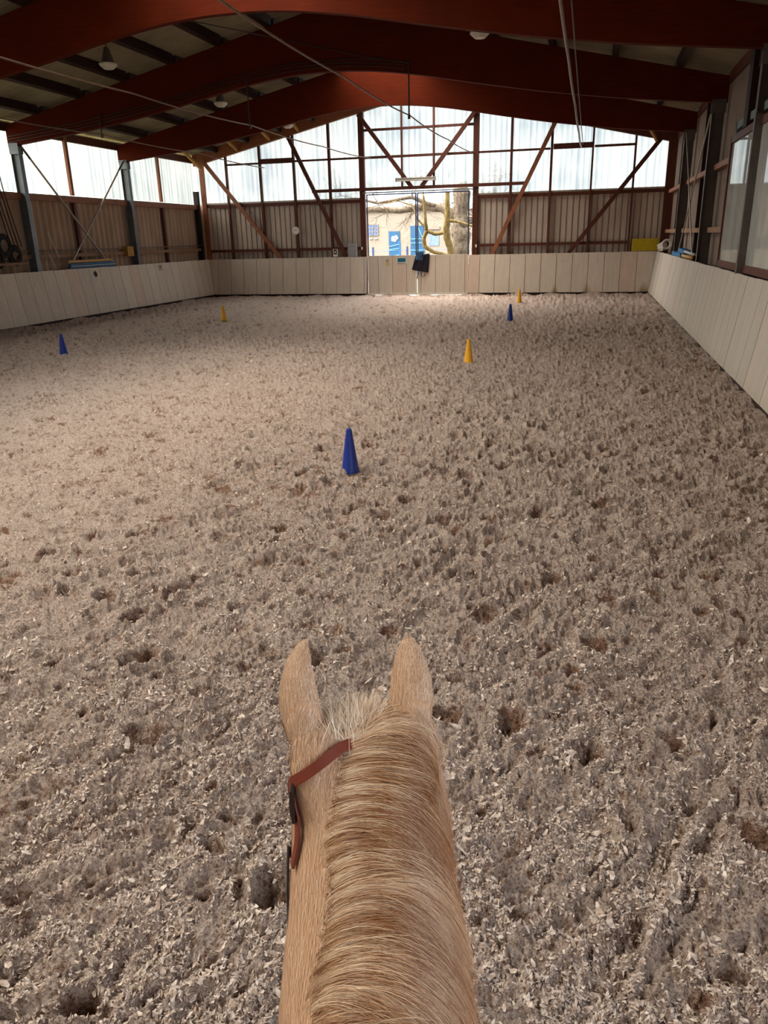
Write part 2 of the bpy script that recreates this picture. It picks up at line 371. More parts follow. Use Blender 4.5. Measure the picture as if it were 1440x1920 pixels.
def flakes():
    """shreds of fibre mixed into the sand, nobody could count them"""
    N = 330000
    phi = np.radians(rng.uniform(8, 66, N)); r = 2.5/np.tan(phi)
    keep = rng.random(N) < np.clip(np.sin(phi)*1.8, 0.25, 1); r = r[keep]; N = len(r)
    th = YAW+np.radians(rng.uniform(-58, 52, N))
    x = -np.sin(th)*r; y = np.cos(th)*r
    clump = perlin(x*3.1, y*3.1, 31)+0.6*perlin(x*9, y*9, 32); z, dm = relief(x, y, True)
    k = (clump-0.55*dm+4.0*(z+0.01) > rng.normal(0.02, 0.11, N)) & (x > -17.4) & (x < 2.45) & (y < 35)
    x, y, r, z = x[k], y[k], r[k], z[k]; N = len(x)
    L = rng.lognormal(math.log(0.0066), 0.45, N)*np.clip(0.9+r*0.06, 1, 1.7); Wd = L*rng.uniform(0.4, 1.3, N)
    a = rng.uniform(0, 2*PI, N); tilt = rng.normal(0.3, 0.45, N); roll = rng.normal(0, 0.6, N); curl = rng.normal(0.0, 0.9, N)
    d = np.stack([np.cos(a)*np.cos(tilt), np.sin(a)*np.cos(tilt), np.sin(tilt)], -1)
    s = np.stack([-np.sin(a), np.cos(a), np.zeros(N)], -1); n = np.cross(d, s)
    s2 = s*np.cos(roll)[:, None]+n*np.sin(roll)[:, None]; n2 = np.cross(d, s2)
    c = np.stack([x, y, z+0.003+np.abs(np.sin(tilt))*L*0.55], -1)
    rows = []
    for tt, wk in ((-1, rng.uniform(0.2, 0.8, N)), (-0.1, np.ones(N)), (1, rng.uniform(0.05, 0.5, N))):
        p = c+d*(tt*L)[:, None]+n2*((tt*tt)*curl*L*0.5)[:, None]
        rows += [p-s2*(Wd*0.5*wk)[:, None], p+s2*(Wd*0.5*wk)[:, None]]
    V = np.stack(rows, 1).reshape(-1, 3)
    b = np.arange(N)[:, None]*6
    Q = np.concatenate([b+np.array([[0, 1, 3, 2]]), b+np.array([[2, 3, 5, 4]])], 1).reshape(-1, 4)
    o = quads('fibre_shreds', V, Q)
    t = NT('pale_fibre'); nz = t.noise((1, 1, 1), 40, 2)
    col = t.ramp(nz, [(0.35, (0.44, 0.33, 0.265, 1)), (0.5, (0.60, 0.50, 0.445, 1)), (0.65, (0.80, 0.71, 0.66, 1))])
    t.bsdf(col, 0.85, 0, None, 0.2)
    o.data.materials.append(t.m)
    tag(o, 'pale fibre shreds strewn all over the churned riding sand', 'fibre shreds', None, 'stuff')
def quads(name, V, Q, smooth=False):
    me = bpy.data.meshes.new(name); me.vertices.add(len(V)); me.vertices.foreach_set('co', np.asarray(V, np.float32).ravel())
    me.loops.add(Q.size); me.loops.foreach_set('vertex_index', Q.astype(np.int32).ravel())
    me.polygons.add(len(Q)); me.polygons.foreach_set('loop_start', (np.arange(len(Q))*4).astype(np.int32)); me.update(calc_edges=True)
    if smooth: me.polygons.foreach_set('use_smooth', np.ones(len(Q), bool))
    o = bpy.data.objects.new(name, me); COL.objects.link(o); return o
flakes()

# ------------------------------------------------------------------ roof, walls
def roof_top(x): return 8.50-0.222*abs(x-XC)        # top line of the beams
def ribbed(name, p0, p1, up, profile, mat, thick=0.0):
    """sheet from p0 to p1 swept along up; profile(s) gives the offset along the normal"""
    p0 = Vector(p0); p1 = Vector(p1); up = Vector(up); t = (p1-p0); Ln = t.length; t = t.normalized(); n = t.cross(up).normalized()
    ss, os_ = profile(Ln); vs = []; fs = []
    for s_, o_ in zip(ss, os_):
        a = p0+t*s_+n*o_; vs += [a, a+up]
    for i in range(len(ss)-1): fs.append((2*i, 2*i+2, 2*i+3, 2*i+1))
    return vs, fs
def wave(period, amp, k=8):
    def f(L):
        n = int(L/period*k); s = [L*i/n for i in range(n+1)]; return s, [amp*math.sin(2*PI*q/period) for q in s]
    return f
def trap(period, amp, gap=0.16):
    def f(L):
        s = []; o = []; x = 0
        while x < L:
            for q, v in ((0, 0), (period*(1-gap*1.6), 0), (period*(1-gap*1.3), -amp), (period*(1-gap*0.3), -amp)):
                if x+q <= L: s.append(x+q); o.append(v)
            x += period
        return s, o
    return f
SKYN = 1.9      # half width of the added ridge skylight over the near bays
SKYL = 1.6      # half width of the ridge skylight, added out of view to light the floor
# ceiling: two slopes of corrugated sheets, ridges running down the slope
mb = MB()
for sgn in (-1, 1):
  xe = XC+sgn*11.3; z_e = roof_top(xe)+0.26
  for (y0, y1, xi) in ((YR-0.3, 17.0, XC+sgn*SKYN), (17.0, 25.2, XC), (25.2, YB+0.5, XC+sgn*SKYL)):
    z_r = roof_top(xi)+0.26
    n = int((y1-y0)/0.177*8)
    vs = []; fs = []
    for i in range(n+1):
        y = y0+(y1-y0)*i/n; o_ = 0.045*math.sin(2*PI*y/0.177)
        vs += [(xe, y, z_e+o_), (xi, y, z_r+o_)]
    for i in range(n): fs.append((2*i, 2*i+2, 2*i+3, 2*i+1))
    mb.add(vs, fs)
struct(mb.build('ceiling', M_sheet_roof, smooth=True))
vs = []; fs = []
for y in (YR-0.3, 17.0, 25.2, YB+0.5):
    q = SKYN if y < 20 else SKYL
    vs += [(XC-q, y, roof_top(XC-q)+0.27), (XC, y, roof_top(XC)+0.27), (XC+q, y, roof_top(XC+q)+0.27)]
for i in (0, 2): fs += [(3*i, 3*i+3, 3*i+4, 3*i+1), (3*i+1, 3*i+4, 3*i+5, 3*i+2)]
struct(MB().add(vs, fs).build('window_20', M_trans_added))  # unseen skylight along the ridge, added to brighten the floor
# left wall, ribbed sheets below, translucent band above, sheeted up to the roof
mb = MB(); vs, fs = ribbed('', (XL, YR, 0), (XL, YB, 0), (0, 0, 4.16), wave(0.335, 0.060), None); mb.add(vs, fs)
struct(mb.build('wall_left', M_sheet_left, smooth=True))
mb = MB(); vs, fs = ribbed('', (XR, YB, 0), (XR, YR, 0), (0, 0, 6.6), wave(0.177, 0.024), None); 
# right wall with the opening of the gallery windows left free below
def cut_sheet(p0y, p1y, z0, z1):
    vs, fs = ribbed('', (XR, p0y, z0), (XR, p1y, z0), (0, 0, z1-z0), wave(0.177, 0.032), None); return vs, fs
for a in ((YB+0.1, 19.95, 0, 6.4), (19.95, YR, 4.45, 6.4)):
    v_, f_ = cut_sheet(*a); mb2 = mb if False else None
    if a[2] == 0: mbR = MB()
    mbR.add(v_, f_)
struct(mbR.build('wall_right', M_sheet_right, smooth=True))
# rear wall behind the camera
struct(MB().box((XL-0.1, YR-0.15, 0), (XR+0.1, YR, 8.8)).build('wall_rear', M_sheet_back))
# back wall lower sheets
mb = MB()
for x0, x1 in ((XL-0.1, -10.02), (-4.98, XR+0.1)):
    v_, f_ = ribbed('', (x0, YB+0.03, 0), (x1, YB+0.03, 0), (0, 0, 4.2), trap(0.25, 0.06), None); mb.add(v_, f_)
struct(mb.build('wall_back', M_sheet_back))
wn_ = 0
for k in range(7):
    y0 = 36.0-6.3*(k+1); y1 = min(YB, 36.0-6.3*k)
    if k == 6: y0 = YR
    wn_ += 1
    v_, f_ = ribbed('', (XL-0.04, y0, 4.2), (XL-0.04, y1, 4.2), (0, 0, 2.10), wave(0.177, 0.012, 6), None)
    struct(MB().add(v_, f_).build('window_%d' % wn_, M_trans_left, smooth=True))
for x0, x1, zb in ((XL, -10.04, 4.2), (-10.04, -4.96, 4.5), (-4.96, 2.98, 4.2)):
    wn_ += 1; n = int((x1-x0)/0.03); vs = []; fs = []
    for i in range(n+1):
        x = x0+(x1-x0)*i/n; y = YB+0.06+0.02*math.sin(2*PI*x/0.25); vs += [(x, y, zb), (x, y, roof_top(x)-0.02)]
    for i in range(n): fs.append((2*i, 2*i+2, 2*i+3, 2*i+1))
    struct(MB().add(vs, fs).build('window_%d' % wn_, M_trans_back, smooth=True))

# ------------------------------------------------------------------ kickboard walls
def kick(name, axis, sgn, base, a0, a1, z1, lean, mat, label, m0=False, m1=False, thick=0.035, w=0.665, z0=0.10):
    """leaning boards along axis 'y' (side walls) or 'x' (back wall); boards stay one mesh"""
    root = thing('kickboard_wall', label, 'kickboard wall', (0, 0, 0)); mb = MB()
    def P(a, o_, z):     # o_: offset outwards
        return (base+sgn*o_, a, z) if axis == 'y' else (a, base+sgn*o_, z)
    k0 = math.floor(a0/w); a = a0
    while a < a1-0.02:
        b = min((math.floor(a/w+1e-6)+1)*w, a1); g = 0.009
        off = random.uniform(-0.003, 0.003); zt = z1+random.uniform(-0.008, 0.006)
        A_, B_ = a+g, b-g; vs = []
        for z in (z0, zt):
            o1 = lean*z/z1+off; A = A_-(lean*z/z1 if m0 and a == a0 else 0); B = B_+(lean*z/z1 if m1 and b == a1 else 0)
            for (aa, oo) in ((A, o1), (B, o1), (B, o1+thick), (A, o1+thick)): vs.append(P(aa, oo, z))
        mb.add(vs, [(0,3,2,1),(4,5,6,7),(0,1,5,4),(1,2,6,5),(2,3,7,6),(3,0,4,7)])
        a = b
    mb.build('boards', mat, root)
    v = [P(a0, 0.045, -0.05), P(a1, 0.045, -0.05), P(a1, 0.12, -0.05), P(a0, 0.12, -0.05), P(a0, 0.045+lean*0.98, z1*0.97), P(a1, 0.045+lean*0.98, z1*0.97), P(a1, 0.12+lean*0.98, z1*0.97), P(a0, 0.12+lean*0.98, z1*0.97)]
    MB().add(v, [(0,3,2,1),(4,5,6,7),(0,1,5,4),(1,2,6,5),(2,3,7,6),(3,0,4,7)]).build('backing_board', M_purlin, root)
    return root
KZ = 1.715
kl = kick('k', 'y', -1, -17.49, YR+0.3, 35.48, KZ, 0.25, M_kick_left, 'long left leaning wall of pinkish grey boards with a black disc marker', False, True)
kb1 = kick('k', 'x', 1, 35.50, -17.49, -9.84, KZ, 0.25, M_kick_back, 'end-wall kickboards between left corner and the open doorway', True, False)
kb2 = kick('k', 'x', 1, 35.50, -5.15, 2.51, KZ, 0.25, M_kick_back, 'mossy end-wall kickboards between the doorway and right corner', False, True)
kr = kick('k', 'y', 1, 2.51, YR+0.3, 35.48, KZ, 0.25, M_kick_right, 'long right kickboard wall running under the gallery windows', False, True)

# letter markers
def marker_frame(y): 
    z = 1.50; x = -17.49-0.25*z/KZ+0.004; return x, z
x, z = marker_frame(0)
t_ = thing('letter_marker', 'round black disc marker on the left kickboards below the jump poles', 'marker', (x+0.006, 26.27, 1.49))
o = MB().lathe([(0, 0), (0.105, 0), (0.105, 0.008), (0, 0.008)], 28).build('disc', M_black, t_); o.rotation_euler = (0, PI/2-0.145, 0)
t_ = thing('letter_marker', 'small letter F plate on the left kickboards near the end wall', 'marker', (x+0.008, 31.0, 1.53))
o = MB().box((-0.003, -0.13, -0.12), (0.003, 0.13, 0.12)).build('plate', simple('marker_plate', rgb(178, 165, 150), 0.6, 0.04), t_); o.rotation_euler = (0, 0.145*-1, 0)
text('letter', 'F', 0.24, (0.006, 0, 0), (PI/2, 0, PI/2), M_paint_dark, t_)

# ------------------------------------------------------------------ door leaves (open above the boards, framed)
def door_leaf(num, x0, x1, sign):
    Y = 35.86
    fr = MB(); bw = 0.05
    for xx in (x0, x1): fr.box((xx-bw/2, Y-0.02, 1.70), (xx+bw/2, Y+0.03, 4.36))
    fr.box((x0, Y-0.02, 4.31), (x1, Y+0.03, 4.36))
    root = fr.build('door_%d' % num, simple('blue_black_door_frame', (0.012, 0.03, 0.10, 1), 0.5, 0.2)); struct(root)
    pn = MB(); a = x0
    while a < x1-0.05:
        b = min((math.floor(a/0.665+1e-6)+1)*0.665, x1)
        if x1-b < 0.1: b = x1
        pn.box((a+0.008, 35.70, 0.03), (b-0.008, 35.75, 1.745)); a = b
    MB().box((x0, 35.755, 0.03), (x1, 35.79, 1.73)).build('backing_board', M_purlin, root)
    pn.build('kickboard_panel', M_kick_back, root)
    return root
d1 = door_leaf(1, -9.80, -7.56, 0); d2 = door_leaf(2, -7.48, -5.20, 0)
M_edge_gap_light = simple('pale_edge_and_gap_light', rgb(232, 225, 214), 0.5, 0.05)
MB().box((-9.80, 35.60, 0.04), (-7.56, 35.70, 0.10)).build('bottom_gap_light', M_edge_gap_light, d1)  # light through the gap under the doors, put in as pale strips
MB().box((-7.56, 35.60, 0.04), (-5.18, 35.70, 0.10)).build('bottom_gap_light', M_edge_gap_light, d2)
MB().box((-7.555, 35.66, 0.02), (-7.495, 35.72, 1.72)).build('closing_strip', M_edge_gap_light, d1)
MB().box((-5.195, 35.66, 0.02), (-5.165, 35.72, 1.72)).build('closing_strip', M_edge_gap_light, d2)
tk = MB().bar((-10.0, 35.88, 4.42), (-5.0, 35.88, 4.42), 0.05, 0.05); tk.build('track_rail', M_steel, d1)
# signs on the left leaf
t_ = thing('letter_sign', 'yellowish letter K notice on the left door leaf', 'sign', (-8.86, 35.695, 1.45))
MB().box((-0.12, -0.004, -0.16), (0.12, 0.0, 0.15)).build('plate', simple('sign_cream', rgb(198, 186, 158), 0.5, 0.05), t_)
text('letter', 'K', 0.17, (0.0, -0.006, 0.06), (PI/2, 0, 0), M_paint_dark, t_)
MB().box((-0.09, -0.006, -0.075), (0.09, -0.004, -0.045)).box((-0.07, -0.006, -0.13), (0.07, -0.004, -0.105)).build('yellow_line', simple('sign_yellow', rgb(190, 160, 60), 0.5, 0.05), t_)
t_ = thing('information_sign', 'small turquoise and white notice beside the letter K sign', 'sign', (-8.18, 35.695, 1.51))
MB().box((-0.25, -0.004, -0.145), (0.22, 0.0, 0.13)).build('plate', simple('sign_white', rgb(205, 205, 200), 0.5, 0.04), t_)
MB().box((-0.21, -0.008, -0.05), (0.16, -0.004, 0.115)).build('turquoise_field', simple('sign_turquoise', rgb(20, 100, 125), 0.5, 0.05), t_)
MB().box((-0.23, -0.007, -0.125), (0.19, -0.004, -0.11)).build('text_line', simple('sign_ink', rgb(40, 60, 100), 0.5, 0.0), t_)
MB().box((-0.23, -0.007, -0.085), (0.10, -0.004, -0.075)).build('text_line', simple('sign_ink', rgb(90, 110, 140), 0.5, 0.0), t_)

# ------------------------------------------------------------------ glulam beams
def beam_bottom(x):
    d = abs(x-XC); pts = [(0, 6.93), (1, 6.90), (2, 6.79), (3, 6.63), (4, 6.43), (6, 6.08), (8, 5.80), (10.75, 5.52)]
    for (a, za), (b, zb) in zip(pts, pts[1:]):
        if d <= b: return za+(zb-za)*(d-a)/(b-a)
    return pts[-1][1]
def make_beam():
    xs = [XC-10.68+21.36*i/88 for i in range(89)]
    sm = [sum(beam_bottom(x+q*0.25) for q in (-2, -1, 0, 1, 2))/5 for x in xs]; sm[0] = beam_bottom(xs[0]); sm[-1] = beam_bottom(xs[-1])
    vs = []; fs = []; T = 0.09
    for x, zb in zip(xs, sm):
        zt = roof_top(x)
        vs += [(x, -T, zb), (x, T, zb), (x, T, zt), (x, -T, zt)]
    for i in range(88):
        for k in range(4): fs.append((4*i+k, 4*i+(k+1) % 4, 4*i+4+(k+1) % 4, 4*i+4+k))
    fs += [(0, 1, 2, 3), (4*88+3, 4*88+2, 4*88+1, 4*88)]
    return MB().add(vs, fs)
beamY = [29.65, 23.35, 17.05, 10.75, 4.45, -1.85]
beam_lab = ['arched brown glulam roof beam nearest the end wall', 'middle arched glulam roof beam with cables along its lower edge',
            'nearest arched glulam roof beam across the top of the picture', 'arched glulam roof beam overhead near the rider', 'arched glulam roof beam above the horse', 'arched glulam roof beam behind the horse']
b0 = make_beam().build('roof_beam', M_glulam); b0.location = (0, beamY[0], 0); tag(b0, beam_lab[0], 'roof beam', 'arched roof beams')
for yy, lb in zip(beamY[1:], beam_lab[1:]):
    b = b0.copy(); COL.objects.link(b); b.location = (0, yy, 0); b['label'] = lb

# steel columns
bay_word = {29.65: 'far', 23.35: 'middle', 17.05: 'near', 10.75: 'beside the horse', 4.45: 'close to the rider', -1.85: 'behind the rider'}
def column(x, y, s, mat, lab):
    """I-section, web across the hall; s=+1 left wall, -1 right wall"""
    root = thing('steel_column', lab, 'column', (x, y, 0), 0, 'steel wall columns')
    w = 0.30; MB().box((-w/2, -0.09, 0), (-w/2+0.016, 0.09, 5.52)).box((w/2-0.016, -0.09, 0), (w/2, 0.09, 5.52)).box((-w/2, -0.006, 0), (w/2, 0.006, 5.52)).build('profile', mat, root)
    MB().box((-0.17, -0.115, 5.30), (0.17, -0.095, 5.62)).box((-0.17, 0.095, 5.30), (0.17, 0.115, 5.62)).build('head_plate', mat, root)
    return root
for yy in beamY[:4]+beamY[4:]:
    column(-17.98, yy, 1, M_steel, 'blue grey steel column against the left wall under the %s roof beam' % {29.65: 'far', 23.35: 'middle', 17.05: 'nearest visible', 10.75: 'overhead', 4.45: 'horse-side', -1.85: 'rearmost'}[yy])
    column(2.98, yy, -1, M_darksteel, 'dark grey steel column against the right wall under the %s roof beam' % {29.65: 'far', 23.35: 'middle', 17.05: 'nearest visible', 10.75: 'overhead', 4.45: 'horse-side', -1.85: 'rearmost'}[yy])

# purlins: one per bay and line
pur_dx = [9.45, 7.85, 6.25, 4.68, 3.12, 1.56]
lines = [(-1, d, i) for i, d in enumerate(pur_dx)]+[(1, d, i) for i, d in enumerate(pur_dx)]
bays = [(36.1, 29.65, 'end-wall bay'), (29.65, 23.35, 'middle bay'), (23.35, 17.05, 'near bay'), (17.05, 10.75, 'bay above the nearest beam')]
for (ya, yb_, bw_) in bays:
    for sgn, d, i in lines:
        x = XC+sgn*d; zt = roof_top(x)+0.215; c_ = 0.222*-sgn
        new = bw_ == 'end-wall bay' and sgn < 0 and i in (0, 1, 2)
        mb = MB(); w = 0.075
        hgt = 0.24
        mb.add([(x-w, yb_+0.09, zt-w*c_-hgt), (x+w, yb_+0.09, zt+w*c_-hgt), (x+w, ya-0.09, zt+w*c_-hgt), (x-w, ya-0.09, zt-w*c_-hgt),
                (x-w, yb_+0.09, zt-w*c_), (x+w, yb_+0.09, zt+w*c_), (x+w, ya-0.09, zt+w*c_), (x-w, ya-0.09, zt-w*c_)],
               [(0,3,2,1),(4,5,6,7),(0,1,5,4),(1,2,6,5),(2,3,7,6),(3,0,4,7)])
        o = mb.build('purlin', M_purlin)
        tag(o, 'dark purlin in the %s, %s up from the %s eave' % (bw_, ORD[i], 'left' if sgn < 0 else 'right'), 'purlin', 'roof purlins')
# eave purlins
for sgn, w_ in ((-1, 'left'), (1, 'right')):
    x = XC+sgn*10.72; z = roof_top(x)
    o = MB().box((x-0.06, YR, z-0.14), (x+0.06, YB, z+0.12)).build('eave_beam', M_frame)
    tag(o, 'long brown timber eave beam along the top of the %s wall' % w_, 'eave beam')

# knee braces of pale new wood in the left back corner
for (a, b, lb) in (((-17.2, 36.0, 6.25), (-16.55, 34.2, 6.62), 'yellow'),):
    pass
def yb(p, q, lb, w=0.09, d=0.12, mat=None):
    o = MB().bar(p, q, w, d, (0, 0, 1)).build('knee_brace', mat or M_yellow_wood); tag(o, lb, 'brace')
yb((-17.75, 35.85, 5.7), (-17.75, 34.2, 6.35), 'pale timber knee brace at the top of the left back corner post')
yb((-15.9, 35.9, 6.45), (-15.9, 34.6, 6.82), 'left of three yellow timber knee braces under the end-wall roof')
yb((-14.3, 35.9, 6.82), (-14.3, 34.6, 7.18), 'middle of three yellow timber knee braces under the end-wall roof')
yb((-12.9, 35.9, 7.12), (-12.9, 34.6, 7.48), 'right of three yellow timber knee braces under the end-wall roof')
yb((2.4, 35.9, 5.95), (1.9, 34.4, 6.4), 'timber knee brace under the roof at the right back corner')

# ------------------------------------------------------------------ end-wall timber frame
YF = 36.0
def post(x, z0, z1, w, lab, d=0.14, mat=None, name='timber_post', cat='post', xt=None):
    o = MB().bar((x, YF+d/2-0.02, z0), (xt if xt is not None else x, YF+d/2-0.02, z1), d, w, (1, 0, 0)).build(name, mat or M_frame, bevel=0.004); tag(o, lab, cat, 'end-wall posts'); return o
def topz(x): return roof_top(x)-0.05
post(-17.86, 0, topz(-17.86), 0.22, 'brown timber corner post where left wall meets end wall', mat=M_brace)
o = MB().box((-18.16, 35.55, 0), (-17.95, 35.75, 4.75)).build('corner_column', M_black); tag(o, 'black column stub in the left back corner', 'column')
L_ = [(-16.60, 0.09), (-14.91, 0.10), (-13.26, 0.10), (-11.56, 0.11)]
for i, (x, w) in enumerate(L_): post(x, 0, topz(x), w, 'thin brown timber stud, %s from the left corner in the end wall' % ORD[i])
post(-10.05, 0, topz(-10.05), 0.24, 'thick brown door post on the left side of the doorway', 0.2)
post(-4.94, 0, topz(-4.94), 0.24, 'thick brown door post on the right side of the doorway', 0.2)
post(-8.21, 4.55, topz(-8.21), 0.07, 'left of two thin studs above the doorway'); post(-6.78, 4.55, topz(-6.78), 0.08, 'right of two thin studs above the doorway')
R_ = [(-3.43, 0.10), (-1.76, 0.10), (-0.09, 0.08), (1.60, 0.08)]
for i, (x, w) in enumerate(R_): post(x, 0, topz(x), w, 'thin brown timber stud, %s right of the doorway in the end wall' % ORD[i])
post(3.07, 0, topz(3.0), 0.40, 'dark brown corner post where end wall meets right wall')
def rail(x0, x1, z, h, lab, y=None, d=0.09, mat=None):
    y = YF+0.07 if y is None else y
    o = MB().box((x0, y-d/2, z-h/2), (x1, y+d/2, z+h/2)).build('timber_rail', mat or M_frame, bevel=0.004); tag(o, lab, 'rail', 'end-wall rails'); return o
rail(-10.0, -5.0, 6.97, 0.10, 'upper horizontal rail above the doorway between the diagonals')
rail(-16.6, -14.95, 5.86, 0.08, 'thin upper rail left of the thick one in the left gable')
rail(-14.88, -13.3, 5.93, 0.21, 'thick upper rail piece in the left gable', d=0.12)
rail(-13.2, -10.1, 5.88, 0.08, 'upper gable rail ending at the left door post')
rail(-9.95, -5.05, 5.87, 0.10, 'middle horizontal rail above the doorway')
rail(-4.85, -1.82, 5.87, 0.08, 'upper gable rail starting at the right door post')
rail(-1.70, -0.12, 5.94, 0.21, 'thick upper rail piece in the right gable', d=0.12)
rail(-0.03, 1.58, 5.88, 0.09, 'thin upper rail in the right gable beside the corner')
rail(-12.4, -2.75, 4.57, 0.13, 'long door header rail carrying the sliding door track', YF-0.06, 0.10)
rail(-17.8, -10.15, 4.10, 0.14, 'brown sill rail under the left translucent gable panels')
rail(-4.82, 2.9, 4.10, 0.14, 'brown sill rail under the right translucent gable panels')
rail(-17.8, -10.15, 2.08, 0.12, 'low brown rail on the left metal cladding')
rail(-4.82, 1.62, 2.10, 0.12, 'low brown rail on the right metal cladding')
for x0, x1, w_ in ((-17.85, -10.16, 'left'), (-4.84, 2.9, 'right')):
    o = MB().box((x0, YF+0.02, 4.17), (x1, YF+0.14, 4.24)).build('flashing', M_galv); tag(o, 'grey flashing ledge below the %s translucent gable panels' % w_, 'flashing')
def diag(p, q, lab, w=0.17, mat=None):
    o = MB().bar((p[0], YF-0.10, p[1]), (q[0], YF-0.10, q[1]), w, 0.10, (0, 1, 0)).build('diagonal_brace', mat or M_brace, bevel=0.004); tag(o, lab, 'brace', 'diagonal braces of the end wall')
diag((-17.72, 6.10), (-14.1, 1.70), 'leftmost long diagonal brace from the left back corner')
diag((-13.42, 6.90), (-10.88, 1.70), 'diagonal brace ending beside the grey box left of the doorway', mat=M_frame)
diag((-10.12, 7.60), (-7.76, 4.60), 'left diagonal of the V above the doorway', mat=M_frame)
diag((-5.00, 7.42), (-7.31, 4.60), 'right diagonal of the V above the doorway', mat=M_frame)
diag((-1.63, 6.92), (-4.15, 1.70), 'diagonal brace just right of the doorway')
diag((2.57, 6.05), (-0.85, 1.70), 'rightmost long diagonal brace from the right back corner', mat=M_frame)
# gable rafters
for sgn, w_ in ((-1, 'left'), (1, 'right')):
    xe = XC+sgn*10.7
    p = [(XC, roof_top(XC)+0.21), (xe, roof_top(xe)+0.21), (xe, roof_top(xe)-0.28), (XC, roof_top(XC)-0.28)]
    o = MB().prism(p, 'y', YF-0.12, YF+0.06).build('gable_rafter', M_brace if sgn < 0 else M_frame); tag(o, 'brown gable rafter along the %s slope of the end wall' % w_, 'rafter')
# fluorescent tube fitting
t_ = thing('tube_lamp', 'long tube lamp fixed across the V braces above the doorway', 'lamp', (-7.55, 35.78, 4.90))
o = MB().box((-0.86, -0.05, 0.0), (0.86, 0.05, 0.07)).build('housing', M_galv, t_, bevel=0.01)
MB().tube([(-0.84, 0, -0.035), (0.84, 0, -0.035)], 0.04, 12).build('tube', M_white, t_)
for xx in (-0.9, 0.83): MB().box((xx, -0.055, -0.08), (xx+0.07, 0.055, 0.08)).build('end_cap', M_grey, t_, bevel=0.01)
# clock, boxes
t_ = thing('wall_clock', 'round white clock hung on a stud of the end wall', 'clock', (-13.29, 35.93, 2.92))
o = MB().lathe([(0, 0), (0.17, 0), (0.17, 0.04), (0.15, 0.045), (0, 0.04)], 32).build('face', M_white, t_); o.rotation_euler = (PI/2, 0, 0)
MB().bar((0, -0.05, 0), (0.06, -0.05, 0.07), 0.012, 0.004).bar((0, -0.05, 0), (-0.05, -0.05, 0.03), 0.014, 0.004).build('hands', M_black, t_)
t_ = thing('switch_box', 'small white and black control box above the end kickboards', 'box', (-11.38, 35.86, 1.9))
MB().box((-0.11, -0.05, -0.16), (0.11, 0.05, 0.17)).build('case', M_white, t_, bevel=0.01)
MB().box((-0.07, -0.06, -0.06), (0.08, -0.05, 0.15)).build('dark_window', M_black, t_); MB().box((-0.03, -0.066, 0.0), (0.04, -0.06, 0.08)).build('display', M_white, t_)
t_ = thing('heater_box', 'grey ribbed box beside the left door post', 'box', (-10.55, 35.85, 2.01))
hb = MB().box((-0.21, -0.10, -0.29), (0.21, 0.10, 0.29)); hb.build('case', M_grey, t_, bevel=0.02)
for k in range(3): MB().box((-0.19, -0.112, -0.2+k*0.17), (0.19, -0.10, -0.185+k*0.17)).build('rib', M_galv, t_)
for x, w_ in ((-10.13, 'left'), (-4.87, 'right')):
    o = MB().box((x-0.035, 35.94, 2.02), (x+0.035, 35.98, 2.14)).build('socket', M_white, bevel=0.005); tag(o, 'tiny white socket on the %s door post' % w_, 'socket')
o = MB().tube([(-12.45, 35.96, 4.04), (-12.3, 35.94, 3.0), (-12.19, 35.95, 2.09)], 0.012).build('cord', M_cable); tag(o, 'thin dark cord hanging slantwise between clock and doorway', 'cord')

# ------------------------------------------------------------------ left wall timber and rods
for k in range(6):
    ym = 36.0-6.3*k-3.15-0.35
    if ym < YR+1: continue
    o = MB().bar((-18.14, ym, 4.2), (-18.14, ym, 6.1), 0.10, 0.14, (0, 1, 0)).build('timber_stud', M_brace)
    tag(o, 'brown stud between translucent panels of the left wall, %s from the end wall' % ORD[k], 'stud', 'left wall studs')
    o = MB().bar((-18.14, ym, 0), (-18.14, ym, 4.0), 0.10, 0.14, (0, 1, 0)).build('timber_stud', M_frame)
    tag(o, 'dark red stud on the ribbed lower left wall, %s from the end wall' % ORD[k], 'stud', 'left wall studs')
    y0, y1 = 36.0-6.3*(k+1)+0.1, 36.0-6.3*k-0.1-(0.3 if k == 0 else 0)
    o = MB().box((-18.20, y0, 3.96), (-18.02, y1, 4.10)).build('sill_rail', M_brace); tag(o, 'brown sill rail of the left wall, %s bay from the end wall' % ORD[k], 'rail', 'left wall rails')
    o = MB().box((-18.24, y0, 4.10), (-18.02, y1, 4.17)).build('sill_flashing', M_rail); tag(o, 'dusty flashing on the left sill, %s bay from the end wall' % ORD[k], 'flashing', 'left wall flashings')
    o = MB().box((-18.16, y0, 2.12), (-18.02, y1, 2.24)).build('low_rail', M_rail); tag(o, 'low weathered rail of the left wall, %s bay from the end wall' % ORD[k], 'rail', 'left wall rails')
    o = MB().tube([(-18.0, y0, 2.36), (-18.0, y1, 2.36)], 0.02).build('conduit', M_pipe); tag(o, 'thin conduit above the low left rail, %s bay from the end wall' % ORD[k], 'pipe', 'left wall conduits')
for a, b, lb in (((-17.93, 23.5, 5.60), (-17.93, 27.6, 1.80), 'near'), ((-17.90, 29.5, 5.60), (-17.90, 25.1, 1.80), 'far')):
    t_ = thing('bracing_rod', 'steel bracing rod descending from the %s left column head' % ('middle' if lb == 'near' else 'far'), 'rod', a)
    d_ = Vector(b)-Vector(a)
    MB().tube([(0, 0, 0), tuple(d_)], 0.034, 8).build('rod', M_galv, t_)
    MB().tube([tuple(d_*0.02), tuple(d_*0.10)], 0.038, 8).build('turnbuckle', M_darksteel, t_)
o = MB().box((-18.1, 28.9, 2.05), (-17.86, 29.35, 2.42)).build('junction_box', M_yellow_wood); tag(o, 'small wooden block on the low left rail beside the far column', 'block')
